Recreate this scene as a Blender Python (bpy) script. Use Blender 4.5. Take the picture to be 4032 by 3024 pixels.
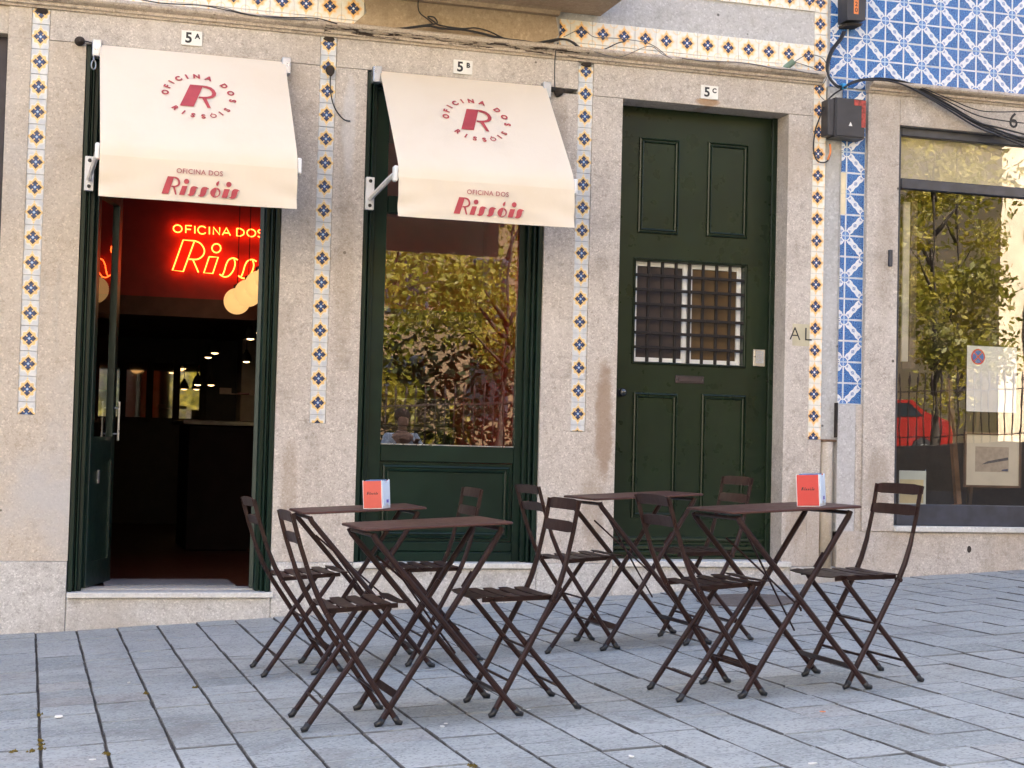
import bpy, bmesh, math, random
from mathutils import Vector, Matrix
for o in list(bpy.data.objects): bpy.data.objects.remove(o)
R = math.radians
SC = bpy.context.scene
COL = SC.collection

# ------------------------------------------------------------------ camera
CAM = Vector((-3.2, -9.6, 0.918))
YAW, PITCH, ROLL, FPX = 0.290929, 0.041393, 0.025288, 6343.8
SLOPE = 0.0582                     # the street climbs towards the right
TILT = -math.atan(SLOPE)
cd = Vector((math.sin(YAW)*math.cos(PITCH), math.cos(YAW)*math.cos(PITCH), math.sin(PITCH)))
_r = Vector((math.cos(YAW), -math.sin(YAW), 0)); _u = _r.cross(cd)
cr = _r*math.cos(ROLL) + _u*math.sin(ROLL); cu = -_r*math.sin(ROLL) + _u*math.cos(ROLL)
cam_data = bpy.data.cameras.new('camera'); cam = bpy.data.objects.new('camera', cam_data); COL.objects.link(cam)
cam.matrix_world = Matrix(((cr.x, cu.x, -cd.x, CAM.x), (cr.y, cu.y, -cd.y, CAM.y), (cr.z, cu.z, -cd.z, CAM.z), (0, 0, 0, 1)))
cam_data.sensor_width = 36; cam_data.lens = FPX/4032*36; cam_data.clip_start = 0.05; cam_data.clip_end = 400
SC.camera = cam
# ------------------------------------------------------------------ world, sun, exposure
SUN_EL, SUN_AZ = R(46), R(18)      # the sun stands behind the houses, so the street is in open shade
w = bpy.data.worlds.new('World'); SC.world = w; w.use_nodes = True
nt = w.node_tree; nt.nodes.clear()
sky = nt.nodes.new('ShaderNodeTexSky'); sky.sky_type = 'NISHITA'; sky.sun_disc = False
sky.sun_elevation = SUN_EL; sky.sun_rotation = SUN_AZ; sky.air_density = 0.85; sky.dust_density = 7.0; sky.ozone_density = 2.2
bg = nt.nodes.new('ShaderNodeBackground'); bg.inputs[1].default_value = 0.14
wo = nt.nodes.new('ShaderNodeOutputWorld')
nt.links.new(sky.outputs[0], bg.inputs[0]); nt.links.new(bg.outputs[0], wo.inputs[0])
sun_d = bpy.data.lights.new('sun', 'SUN'); sun_d.energy = 5.0; sun_d.angle = R(0.53); sun_d.color = (1, .93, .82)
sun = bpy.data.objects.new('sun', sun_d); COL.objects.link(sun)
sdir = Vector((math.sin(SUN_AZ)*math.cos(SUN_EL), math.cos(SUN_AZ)*math.cos(SUN_EL), math.sin(SUN_EL)))
sun.rotation_euler = sdir.to_track_quat('Z', 'Y').to_euler()
vs = SC.view_settings; vs.view_transform = 'Standard'; vs.look = 'None'; vs.gamma = 1; vs.use_curve_mapping = False
vs.exposure = 2.56
SC.cycles.use_denoising = True
SC.cycles.max_bounces = 8; SC.cycles.diffuse_bounces = 4; SC.cycles.glossy_bounces = 4; SC.cycles.transparent_max_bounces = 12
SC.cycles.caustics_reflective = False; SC.cycles.caustics_refractive = False
SC.cycles.sample_clamp_indirect = 6
rnd = random.Random(7)

# ------------------------------------------------------------------ helpers
def W(px, py, y=0.0):
    """photo measurement (4032 wide) -> the real point on the vertical plane at depth y"""
    d = cd + cr*((px-2016)/FPX) - cu*((py-1512)/FPX)
    return CAM + d*((y-CAM.y)/d.y)
def G(px, py):
    d = cd + cr*((px-2016)/FPX) - cu*((py-1512)/FPX)
    return CAM + d*((SLOPE*CAM.x-CAM.z)/(d.z-SLOPE*d.x))

class S:
    """a node socket one can do arithmetic with"""
    def __init__(s, nt, k): s.nt, s.k = nt, k
    def op(s, o, *a):
        n = s.nt.nodes.new('ShaderNodeMath'); n.operation = o
        for i, v in enumerate((s,)+a):
            if isinstance(v, S): s.nt.links.new(v.k, n.inputs[i])
            else: n.inputs[i].default_value = v
        return S(s.nt, n.outputs[0])
    def __add__(s, o): return s.op('ADD', o)
    __radd__ = __add__
    def __mul__(s, o): return s.op('MULTIPLY', o)
    __rmul__ = __mul__
    def __sub__(s, o): return s.op('SUBTRACT', o)
    def __rsub__(s, o): return (s*-1)+o
    def __truediv__(s, o): return s.op('DIVIDE', o)
    def abs(s): return s.op('ABSOLUTE')
    def lt(s, o): return s.op('LESS_THAN', o)
    def gt(s, o): return s.op('GREATER_THAN', o)
    def min(s, o): return s.op('MINIMUM', o)
    def max(s, o): return s.op('MAXIMUM', o)
    def sin(s): return s.op('SINE')
    def cos(s): return s.op('COSINE')
    def sqrt(s): return s.op('SQRT')
    def atan2(s, o): return s.op('ARCTAN2', o)
    def step(s, a, b):
        n = s.nt.nodes.new('ShaderNodeMapRange'); n.interpolation_type = 'SMOOTHSTEP'; n.clamp = True
        s.nt.links.new(s.k, n.inputs[0]); n.inputs[1].default_value = a; n.inputs[2].default_value = b
        return S(s.nt, n.outputs[0])

class Mat:
    def __init__(s, name):
        s.m = bpy.data.materials.new(name); s.m.use_nodes = True; s.nt = s.m.node_tree
        s.b = s.nt.nodes['Principled BSDF']; s.out = s.nt.nodes['Material Output']
    def node(s, t, **k):
        n = s.nt.nodes.new(t)
        for a, v in k.items(): setattr(n, a, v)
        return n
    def link(s, a, b): s.nt.links.new(a.k if isinstance(a, S) else a, b)
    def pos(s): return s.node('ShaderNodeNewGeometry').outputs['Position']
    def scaled(s, sc, src=None):
        n = s.node('ShaderNodeMapping'); s.link(src or s.pos(), n.inputs[0]); n.inputs['Scale'].default_value = sc
        return n.outputs[0]
    def noise(s, scale, detail=3, rough=.55, src=None, dist=0):
        n = s.node('ShaderNodeTexNoise'); s.link(src or s.pos(), n.inputs['Vector'])
        n.inputs['Scale'].default_value = scale; n.inputs['Detail'].default_value = detail
        n.inputs['Roughness'].default_value = rough; n.inputs['Distortion'].default_value = dist
        return S(s.nt, n.outputs[0])
    def voro(s, scale, feature='F1', src=None, out=0):
        n = s.node('ShaderNodeTexVoronoi', feature=feature); s.link(src or s.pos(), n.inputs['Vector']); n.inputs['Scale'].default_value = scale
        return S(s.nt, n.outputs[out])
    def random(s): return S(s.nt, s.node('ShaderNodeObjectInfo').outputs['Random'])
    def uv(s):
        sp = s.node('ShaderNodeSeparateXYZ'); s.link(s.node('ShaderNodeUVMap').outputs[0], sp.inputs[0])
        return S(s.nt, sp.outputs[0]), S(s.nt, sp.outputs[1])
    def mix(s, f, a, b):
        n = s.node('ShaderNodeMix', data_type='RGBA')
        for v, i in ((f, 0), (a, 6), (b, 7)):
            if isinstance(v, S): s.link(v, n.inputs[i])
            elif isinstance(v, (int, float)): n.inputs[i].default_value = v
            elif isinstance(v, tuple): n.inputs[i].default_value = (*v, 1)
            else: s.link(v, n.inputs[i])
        return n.outputs[2]
    def color(s, c):
        if isinstance(c, tuple): s.b.inputs['Base Color'].default_value = (*c, 1)
        else: s.link(c, s.b.inputs['Base Color'])
        return s
    def rough(s, r):
        if isinstance(r, S): s.link(r, s.b.inputs['Roughness'])
        else: s.b.inputs['Roughness'].default_value = r
        return s
    def set(s, **k):
        for a, v in k.items(): s.b.inputs[a.replace('_', ' ')].default_value = v
        return s
    def bump(s, h, strength=.3, dist=.004):
        n = s.node('ShaderNodeBump'); n.inputs['Strength'].default_value = strength; n.inputs['Distance'].default_value = dist
        s.link(h, n.inputs['Height']); s.link(n.outputs[0], s.b.inputs['Normal']); return s

def paint(name, c, rough=.4, var=.25, metal=0, spec=.5, scale=9, bump=.0):
    m = Mat(name); n = m.noise(scale, 4)
    lo = tuple(x*(1-var) for x in c); hi = tuple(min(1, x*(1+var)) for x in c)
    m.color(m.mix(n.step(.3, .7), lo, hi)).rough(m.noise(scale*3, 3)*.2+(rough-.1)).set(Metallic=metal, Specular_IOR_Level=spec)
    if bump: m.bump(m.noise(scale*12, 3), bump, .002)
    return m.m
def granite(name, a, b, dark, stain, amount=.5, grain=1.0):
    m = Mat(name)
    big = m.noise(.9, 5, .62, dist=.4); mid = m.noise(6, 5, .65); blot = m.noise(24, 4, .7); sp = m.noise(70*grain, 2, .6); fine = m.noise(190*grain, 1)
    cell = S(m.nt, m.node('ShaderNodeSeparateColor').outputs[0]); vn = m.node('ShaderNodeTexVoronoi'); vn.inputs['Scale'].default_value = 125*grain; m.link(m.pos(), vn.inputs['Vector']); m.link(vn.outputs['Color'], cell.k.node.inputs[0])
    streak = m.noise(1, 4, .6, m.scaled((6, 6, .7)))
    c = m.mix(cell.step(-.3, 1.3)*.6+sp.step(.25, .75)*.4, a, b)
    c = m.mix(cell.lt(.10)*.16, c, tuple(x*.55 for x in dark)); c = m.mix(cell.gt(.92)*.5, c, tuple(min(1, x*1.25) for x in b))
    c = m.mix(mid.step(.46, .76)*.5, c, dark); c = m.mix(blot.step(.53, .70)*.5, c, dark); c = m.mix(blot.step(.45, .30)*.45, c, tuple(min(1, x*1.15) for x in b)); c = m.mix(fine.step(.56, .70)*.35, c, dark); c = m.mix(fine.step(.44, .30)*.3, c, tuple(min(1, x*1.2) for x in b))
    c = m.mix(big.step(.48, .72)*amount, c, stain); c = m.mix(big.step(.46, .28)*amount*.8, c, tuple(min(1, x*1.12) for x in b))
    c = m.mix(streak.step(.56, .78)*amount*.7, c, tuple(x*.66 for x in stain))
    pit = m.voro(6, out=0); pn = m.noise(2.3, 2)
    c = m.mix(pit.step(.075, .045)*pn.step(.52, .57)*.85, c, tuple(x*.25 for x in dark))
    if name == 'granite':          # old rust and damp stains with a place of their own
        sx = m.node('ShaderNodeSeparateXYZ'); m.link(m.pos(), sx.inputs[0]); X_, Z_ = S(m.nt, sx.outputs[0]), S(m.nt, sx.outputs[2]); wb = m.noise(5, 5, .7)
        for x_, z_, rx_, rz_, k_, cc_ in ((.285, 1.10, .07, .42, .75, (.30, .205, .135)), (.22, .55, .09, .25, .5, (.33, .26, .2)), (-1.70, .62, .06, .35, .4, (.34, .26, .19)), (-1.40, 2.85, .05, .35, .5, (.60, .60, .62)), (1.64, .55, .08, .3, .5, (.33, .25, .18)), (-.05, 2.9, .06, .4, .35, (.36, .29, .22)), (2.23, .75, .1, .3, .5, (.34, .28, .22)), (.96, 3.215, .10, .03, .8, (.34, .20, .10)), (-1.40, 1.9, .07, .6, .35, (.36, .29, .22)), (2.25, 2.3, .08, .5, .35, (.36, .30, .24))):
            dx_, dz_ = (X_-x_)/rx_, (Z_-z_)/rz_; c = m.mix(((dx_*dx_+dz_*dz_)+(wb-.5)*2.2).step(1.1, .3)*k_, c, cc_)
    m.color(c).rough(.85).set(Specular_IOR_Level=.25).bump(sp*.6+cell*.5+mid*1.5+fine*.3, .45, .004)
    return m.m
def glow(name, c, strength):
    m = Mat(name); m.set(Emission_Strength=strength); m.b.inputs['Emission Color'].default_value = (*c, 1)
    m.color(tuple(min(1, x*.8) for x in c)); return m.m
def glass(name, f0=.16, wav=.0, tint=(1, 1, 1), dirt=.0):
    m = Mat(name); nt = m.nt; nt.nodes.remove(m.b)
    t = m.node('ShaderNodeBsdfTransparent'); t.inputs[0].default_value = (*tint, 1)
    g = m.node('ShaderNodeBsdfGlossy'); g.inputs['Roughness'].default_value = .0
    lw = m.node('ShaderNodeLayerWeight'); lw.inputs[0].default_value = .5
    f = S(nt, lw.outputs['Facing']).op('POWER', 5.0)*(1-f0)+f0
    x = m.node('ShaderNodeMixShader'); m.link(f, x.inputs[0]); m.link(t.outputs[0], x.inputs[1]); m.link(g.outputs[0], x.inputs[2])
    if wav:
        b = m.node('ShaderNodeBump'); b.inputs['Strength'].default_value = wav; b.inputs['Distance'].default_value = .01
        m.link(m.noise(2.2, 2), b.inputs['Height']); m.link(b.outputs[0], g.inputs['Normal'])
    o = x.outputs[0]
    if dirt:
        d = m.node('ShaderNodeBsdfDiffuse'); d.inputs[0].default_value = (.7, .68, .62, 1)
        y = m.node('ShaderNodeMixShader'); m.link(m.noise(3, 6, .7).step(.45, .8)*dirt, y.inputs[0]); m.link(o, y.inputs[1]); m.link(d.outputs[0], y.inputs[2]); o = y.outputs[0]
    m.link(o, m.out.inputs[0]); return m.m

# ---------------------------------------------------------------- mesh builder
class MB:
    def __init__(s): s.v, s.f, s.uv = [], [], {}
    def quad(s, pts, uv=None):
        i = len(s.v); s.v += [tuple(p) for p in pts]; s.f.append(tuple(range(i, i+len(pts))))
        if uv: s.uv[len(s.f)-1] = uv
        return s
    def box(s, x0, x1, y0, y1, z0, z1, b=0.0):
        if x0 > x1: x0, x1 = x1, x0
        if y0 > y1: y0, y1 = y1, y0
        if z0 > z1: z0, z1 = z1, z0
        b = min(b, (x1-x0)*.45, (y1-y0)*.45, (z1-z0)*.45)
        i = len(s.v)
        if b <= 0:
            s.v += [(x0, y0, z0), (x1, y0, z0), (x1, y1, z0), (x0, y1, z0), (x0, y0, z1), (x1, y0, z1), (x1, y1, z1), (x0, y1, z1)]
            s.f += [tuple(i+k for k in q) for q in ((3, 2, 1, 0), (4, 5, 6, 7), (0, 1, 5, 4), (1, 2, 6, 5), (2, 3, 7, 6), (3, 0, 4, 7))]
            return s
        bm = bmesh.new()
        vs = [bm.verts.new(p) for p in ((x0, y0, z0), (x1, y0, z0), (x1, y1, z0), (x0, y1, z0), (x0, y0, z1), (x1, y0, z1), (x1, y1, z1), (x0, y1, z1))]
        for q in ((3, 2, 1, 0), (4, 5, 6, 7), (0, 1, 5, 4), (1, 2, 6, 5), (2, 3, 7, 6), (3, 0, 4, 7)): bm.faces.new([vs[k] for k in q])
        bmesh.ops.bevel(bm, geom=bm.edges[:], offset=b, segments=1, affect='EDGES', profile=.5)
        bm.verts.index_update()
        s.v += [tuple(v.co) for v in bm.verts]; s.f += [tuple(i+v.index for v in f.verts) for f in bm.faces]
        bm.free(); return s
    def prism(s, pts, y0, y1, axis='y'):
        """closed outline (a,b) pushed along an axis: y -> (x,z), x -> (y,z), z -> (x,y)"""
        n = len(pts); i = len(s.v)
        area = sum(pts[k][0]*pts[(k+1) % n][1]-pts[(k+1) % n][0]*pts[k][1] for k in range(n))
        if area < 0: pts = pts[::-1]
        P = {'y': lambda a, b, t: (a, t, b), 'x': lambda a, b, t: (t, a, b), 'z': lambda a, b, t: (a, b, t)}[axis]
        s.v += [P(a, b, y0) for a, b in pts]+[P(a, b, y1) for a, b in pts]
        flip = (axis == 'y') == (y0 < y1)
        fr = tuple(range(i, i+n)); bk = tuple(range(i+2*n-1, i+n-1, -1))
        sides = [(i+k, i+n+k, i+n+(k+1) % n, i+(k+1) % n) for k in range(n)]
        if flip: s.f += [fr, bk]+sides
        else: s.f += [fr[::-1], bk[::-1]]+[q[::-1] for q in sides]
        return s
    def tube(s, pts, r, n=6, cap=True, smooth=0):
        pts = [Vector(p) for p in pts]
        if smooth and len(pts) > 2:
            out = []
            for k in range(len(pts)-1):
                p0 = pts[max(k-1, 0)]; p1 = pts[k]; p2 = pts[k+1]; p3 = pts[min(k+2, len(pts)-1)]
                for t in range(smooth):
                    u = t/smooth
                    out.append(.5*((2*p1)+(p2-p0)*u+(2*p0-5*p1+4*p2-p3)*u*u+(3*p1-p0-3*p2+p3)*u*u*u))
            pts = out+[pts[-1]]
        rs = r if isinstance(r, (list, tuple)) else [r]*len(pts)
        i = len(s.v); up = None
        for k, p in enumerate(pts):
            d = (pts[min(k+1, len(pts)-1)]-pts[max(k-1, 0)]).normalized()
            if up is None:
                up = d.orthogonal().normalized()
                if abs(d.y) < .9: up = (Vector((0, 1, 0))-d*d.y).normalized()
            else: up = (up-d*up.dot(d)).normalized()
            sd = d.cross(up)
            for a in range(n):
                t = 2*math.pi*(a+.5)/n
                s.v.append(tuple(p+(up*math.cos(t)+sd*math.sin(t))*rs[min(k, len(rs)-1)]))
        for k in range(len(pts)-1):
            for a in range(n):
                s.f.append((i+k*n+a, i+k*n+(a+1) % n, i+(k+1)*n+(a+1) % n, i+(k+1)*n+a))
        if cap:
            s.f.append(tuple(i+a for a in range(n))[::-1]); s.f.append(tuple(i+(len(pts)-1)*n+a for a in range(n)))
        return s
    def bar(s, pts, wy, t):
        """flat bar along a path in the xz plane: wy wide along y, t thick"""
        pts = [Vector(p) for p in pts]; i = len(s.v)
        for k, p in enumerate(pts):
            d = (pts[min(k+1, len(pts)-1)]-pts[max(k-1, 0)]).normalized(); nrm = Vector((d.z, 0, -d.x)).normalized()*(t/2); yy = Vector((0, wy/2, 0))
            s.v += [tuple(p+nrm+yy), tuple(p-nrm+yy), tuple(p-nrm-yy), tuple(p+nrm-yy)]
        for k in range(len(pts)-1):
            for a in range(4): s.f.append((i+4*k+a, i+4*k+(a+1) % 4, i+4*k+4+(a+1) % 4, i+4*k+4+a))
        s.f.append((i+3, i+2, i+1, i)); s.f.append(tuple(i+4*(len(pts)-1)+a for a in range(4)))
        return s
    def lathe(s, prof, n=16, c=(0, 0, 0)):
        i = len(s.v)
        for r, z in prof:
            for a in range(n):
                t = 2*math.pi*a/n; s.v.append((c[0]+r*math.cos(t), c[1]+r*math.sin(t), c[2]+z))
        for k in range(len(prof)-1):
            for a in range(n): s.f.append((i+k*n+a, i+k*n+(a+1) % n, i+(k+1)*n+(a+1) % n, i+(k+1)*n+a))
        s.f.append(tuple(i+a for a in range(n))[::-1]); s.f.append(tuple(i+(len(prof)-1)*n+a for a in range(n)))
        return s
    def mesh(s, name, mat, smooth=False):
        me = bpy.data.meshes.new(name); me.from_pydata(s.v, [], s.f)
        if s.uv:
            l = me.uv_layers.new(name='UVMap')
            for p in me.polygons:
                if p.index in s.uv:
                    for k, li in enumerate(p.loop_indices): l.data[li].uv = s.uv[p.index][k]
        for m in (mat if isinstance(mat, (list, tuple)) else [mat]): me.materials.append(m)
        if smooth: me.polygons.foreach_set('use_smooth', [True]*len(me.polygons))
        me.update(); return me
    def build(s, name, mat, parent=None, smooth=False):
        return put(name, s.mesh(name, mat, smooth), parent)
def put(name, me, parent=None, loc=None):
    o = bpy.data.objects.new(name, me); COL.objects.link(o)
    if parent is not None: o.parent = parent
    if loc is not None: o.location = loc
    return o
def tag(o, label, cat, group=None, kind=None):
    if label: o['label'] = label
    if cat: o['category'] = cat
    if group: o['group'] = group
    if kind: o['kind'] = kind
    return o
def thing(name, label, cat, loc=(0, 0, 0), group=None, rot=None):
    o = bpy.data.objects.new(name, None); COL.objects.link(o); o.location = loc; o.empty_display_size = .05
    if rot: o.rotation_euler = rot
    return tag(o, label, cat, group)
def rel(parent, *objs):
    """children were built in world coordinates: keep them there"""
    for o in objs: o.location = Vector(o.location)-Vector(parent.location)
def box(name, mat, parent, x0, x1, y0, y1, z0, z1, b=.002):
    return MB().box(x0, x1, y0, y1, z0, z1, b).build(name, mat, parent)
def sub(name, parent):
    o = bpy.data.objects.new(name, None); COL.objects.link(o); o.parent = parent; o.empty_display_size = .05; return o
def text_mesh(body, size, mat, extrude=.0006, offset=0.0, align='CENTER', space=1.0, shear=0):
    c = bpy.data.curves.new('lettering', 'FONT'); c.body = body; c.size = size; c.extrude = extrude; c.offset = offset
    c.align_x = align; c.align_y = 'CENTER'; c.space_character = space; c.shear = shear; c.resolution_u = 3
    o = bpy.data.objects.new('lettering', c); COL.objects.link(o)
    dg = bpy.context.evaluated_depsgraph_get(); me = bpy.data.meshes.new_from_object(o.evaluated_get(dg))
    bpy.data.objects.remove(o); bpy.data.curves.remove(c)
    me.materials.clear(); me.materials.append(mat); me.name = 'lettering'; return me
FACE = Matrix.Rotation(R(90), 4, 'X')      # text lying in xy -> standing, facing -y
def text(body, size, mat, parent, loc, **k):
    me = text_mesh(body, size, mat, **k); me.transform(FACE)
    return put('lettering', me, parent, loc)
def append_mesh(mb, me, mx):
    i = len(mb.v); mb.v += [tuple(mx @ v.co) for v in me.vertices]; mb.f += [tuple(i+k for k in p.vertices) for p in me.polygons]

# ------------------------------------------------------------------ materials
M = {}
M['stone'] = granite('granite', (.435, .385, .34), (.635, .58, .528), (.275, .228, .19), (.42, .345, .27), .6)
M['stone2'] = granite('granite_plinth', (.43, .415, .395), (.64, .62, .595), (.28, .255, .235), (.43, .385, .335), .7)
M['plaster_left'] = granite('plaster_left', (.47, .405, .335), (.60, .53, .45), (.36, .29, .22), (.47, .465, .47), .7, .9)
M['plaster_grey'] = granite('plaster_grey', (.46, .45, .45), (.56, .55, .55), (.34, .33, .32), (.50, .46, .42), .4, .7)
M['plaster_beige'] = granite('plaster_beige', (.40, .31, .215), (.46, .365, .26), (.30, .22, .15), (.34, .25, .17), .6, .5)
M['cement'] = granite('cement', (.42, .42, .42), (.52, .52, .52), (.36, .35, .34), (.46, .42, .36), .6, .5)
M['marble'] = granite('pale_marble', (.60, .585, .55), (.68, .66, .62), (.5, .47, .43), (.55, .52, .47), .5, .6)
M['cornice'] = granite('cornice_stone', (.44, .37, .30), (.58, .51, .44), (.17, .12, .085), (.42, .32, .22), .6)
M['soot'] = paint('soot', (.03, .022, .018), .9, .3)
def slab_mat():
    m = Mat('paving_slab'); r = m.random()
    n1 = m.noise(1.6, 5, .65, dist=.5); n2 = m.noise(120, 2, .7); n3 = m.noise(16, 5, .7); ln = m.noise(1, 4, .65, m.scaled((8, 75, 8)))
    cell = S(m.nt, m.node('ShaderNodeSeparateColor').outputs[0]); vn = m.node('ShaderNodeTexVoronoi'); vn.inputs['Scale'].default_value = 115; m.link(m.pos(), vn.inputs['Vector']); m.link(vn.outputs['Color'], cell.k.node.inputs[0])
    c = m.mix(r, (.275, .297, .288), (.385, .40, .385))
    c = m.mix(r.op('MULTIPLY', 7.31).op('FRACT').step(.94, .97)*.5, c, (.33, .295, .255))
    c = m.mix(n1.step(.42, .72)*.5, c, (.46, .475, .46)); c = m.mix(n1.step(.46, .26)*.5, c, (.175, .19, .192))
    c = m.mix(n3.step(.52, .75)*.5, c, (.16, .155, .155)); c = m.mix(ln.step(.55, .72)*.5, c, (.155, .15, .15))
    c = m.mix(cell.lt(.16)*.5, c, (.13, .13, .135)); c = m.mix(cell.gt(.86)*.5, c, (.46, .46, .46))
    sp = m.voro(5.5, out=0); c = m.mix(sp.step(.045, .03)*m.noise(1.7, 1).step(.52, .56), c, (.6, .6, .59))
    gum = m.voro(3.7, out=0, src=m.scaled((1.3, 1, 1))); c = m.mix(gum.step(.085, .06)*m.noise(1.1, 1).step(.48, .52)*.6, c, (.10, .10, .10))
    dirt = m.noise(2.6, 6, .72, dist=.8); c = m.mix(dirt.step(.50, .68)*.5, c, (.19, .18, .165))
    m.color(c).rough(.72).set(Specular_IOR_Level=.45).bump(n2*.5+n3*1.2+ln*.6+cell*.4, .4, .004); return m.m
M['slab'] = slab_mat()
mm = Mat('joint_grit'); n = mm.noise(40, 4); mm.color(mm.mix(mm.noise(5, 5, .7).step(.4, .65), (.05, .045, .04), mm.mix(n.step(.35, .7), (.07, .06, .052), (.13, .115, .10)))).rough(.95).bump(n, .6, .006); M['joint'] = mm.m
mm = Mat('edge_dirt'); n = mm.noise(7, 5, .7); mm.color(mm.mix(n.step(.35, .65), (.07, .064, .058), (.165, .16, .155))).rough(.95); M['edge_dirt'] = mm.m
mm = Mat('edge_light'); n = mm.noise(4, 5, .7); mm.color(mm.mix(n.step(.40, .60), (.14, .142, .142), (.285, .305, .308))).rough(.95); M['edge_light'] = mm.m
M['green'] = paint('dark_green_paint', (.0042, .0165, .0105), .34, .18, scale=4, bump=.04, spec=.32)
M['green3'] = paint('old_green_paint', (.0085, .0185, .0085), .30, .16, scale=3, bump=.05, spec=.32)
M['green_in'] = paint('green_leaf_paint', (.010, .026, .019), .35, .15)
M['brown'] = paint('brown_metal_paint', (.034, .0115, .0085), .45, .2, scale=14, spec=.25)
M['brown_top'] = paint('brown_table_paint', (.062, .0215, .0145), .5, .12, scale=6, spec=.3)
for k_, c_, w_ in (('brown', (.024, .0092, .0074), (.058, .030, .023)), ('brown_top', (.066, .027, .021), (.10, .052, .042))):
    mm = Mat(k_+'_worn'); n = mm.noise(5, 4); sc_ = mm.noise(26, 6, .75); mm.color(mm.mix(sc_.step(.60, .70)*.7, mm.mix(n.step(.3, .7), tuple(x*.8 for x in c_), tuple(x*1.25 for x in c_)), w_)).rough(sc_*.35+.28).set(Specular_IOR_Level=.32).bump(mm.noise(180, 2), .08, .001); M[k_] = mm.m
M['rubber'] = paint('grey_rubber_shoe', (.014, .014, .016), .4, .2)
M['canvas'] = None
mm = Mat('cream_awning_cloth'); n = mm.noise(420, 2, src=mm.scaled((1, 1, 1))); big = mm.noise(3, 4)
mm.color(mm.mix(big.step(.4, .75)*.35, (.86, .75, .605), (.79, .655, .485))).rough(.85).set(Specular_IOR_Level=.2).bump(n+mm.noise(4.5, 4, .6, mm.scaled((1, 1, .6)))*5, .16, .008)
tr = mm.node('ShaderNodeBsdfTranslucent'); tr.inputs[0].default_value = (.75, .60, .42, 1)
mx = mm.node('ShaderNodeMixShader'); mx.inputs[0].default_value = .14; mm.link(mm.b.outputs[0], mx.inputs[1]); mm.link(tr.outputs[0], mx.inputs[2]); mm.link(mx.outputs[0], mm.out.inputs[0]); M['canvas'] = mm.m
M['print'] = paint('red_print', (.42, .055, .065), .7, .1)
M['print_faded'] = paint('faded_red_print', (.47, .17, .145), .75, .1)
M['white_metal'] = paint('white_metal', (.78, .78, .78), .35, .06)
M['steel'] = paint('zinc', (.55, .56, .58), .3, .15, metal=.8)
M['enamel'] = paint('white_enamel', (.80, .78, .73), .3, .06)
M['black'] = paint('black_print', (.012, .012, .016), .45, .1)
M['cable'] = paint('black_cable', (.02, .02, .024), .5, .2)
M['cable_grey'] = paint('grey_cable', (.12, .115, .11), .6, .2)
M['blue_tie'] = paint('blue_tape', (.02, .30, .62), .4, .1)
M['box_plastic'] = paint('black_box_plastic', (.035, .034, .04), .42, .15)
M['orange'] = paint('orange_label', (.75, .23, .06), .5, .1)
M['red_label'] = paint('red_label', (.36, .05, .035), .5, .5, scale=40)
M['iron'] = paint('painted_iron', (.035, .021, .02), .45, .3)
M['grille'] = paint('black_grille_iron', (.011, .008, .008), .5, .3, spec=.3)
M['white_wood'] = paint('white_paint', (.80, .80, .79), .35, .04)
M['brass'] = paint('dark_metal_knob', (.10, .10, .10), .25, .2, metal=.9)
M['alu'] = paint('intercom_metal', (.58, .52, .44), .3, .1, metal=.6)
M['slate'] = paint('slate_blue_paint', (.032, .037, .055), .35, .25)
M['purple'] = paint('dark_violet_wood', (.028, .022, .034), .5, .3)
M['red_face'] = paint('red_card', (.60, .048, .040), .45, .06)
M['red_face2'] = paint('coral_card', (.66, .10, .07), .45, .08)
M['holder'] = paint('white_plastic', (.80, .82, .86), .25, .05)
M['manhole'] = granite('rusty_iron_cover', (.14, .115, .10), (.20, .17, .15), (.08, .06, .05), (.17, .13, .11), .5)
M['glass2'] = glass('window_glass', .17, .05, (.93, .92, .9))
M['glass_shop'] = glass('shop_glass', .17, .04, (.9, .9, .9), .05)
M['glass_leaf'] = glass('door_glass', .08, .0)
# interior
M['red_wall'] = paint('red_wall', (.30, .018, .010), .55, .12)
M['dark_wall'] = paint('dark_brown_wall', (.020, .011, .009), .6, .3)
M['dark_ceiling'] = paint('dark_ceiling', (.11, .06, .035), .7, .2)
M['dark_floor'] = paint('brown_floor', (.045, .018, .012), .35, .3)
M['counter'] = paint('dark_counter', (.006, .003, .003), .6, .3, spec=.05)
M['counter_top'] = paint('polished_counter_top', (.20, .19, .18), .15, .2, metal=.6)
M['pale_tile'] = paint('pale_wall_tile', (.34, .27, .19), .4, .1)
M['neon'] = glow('neon_tube', (1, .085, .012), 3.2)
M['globe'] = glow('opal_globe', (1, .53, .19), .185)
M['bulb'] = glow('warm_bulb', (1, .62, .28), 1.5)
M['mirror'] = Mat('mirror').color((.62, .58, .52)).rough(.03).set(Metallic=1).m
M['mat'] = paint('grey_doormat', (.20, .21, .23), .9, .2, scale=60)

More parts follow.
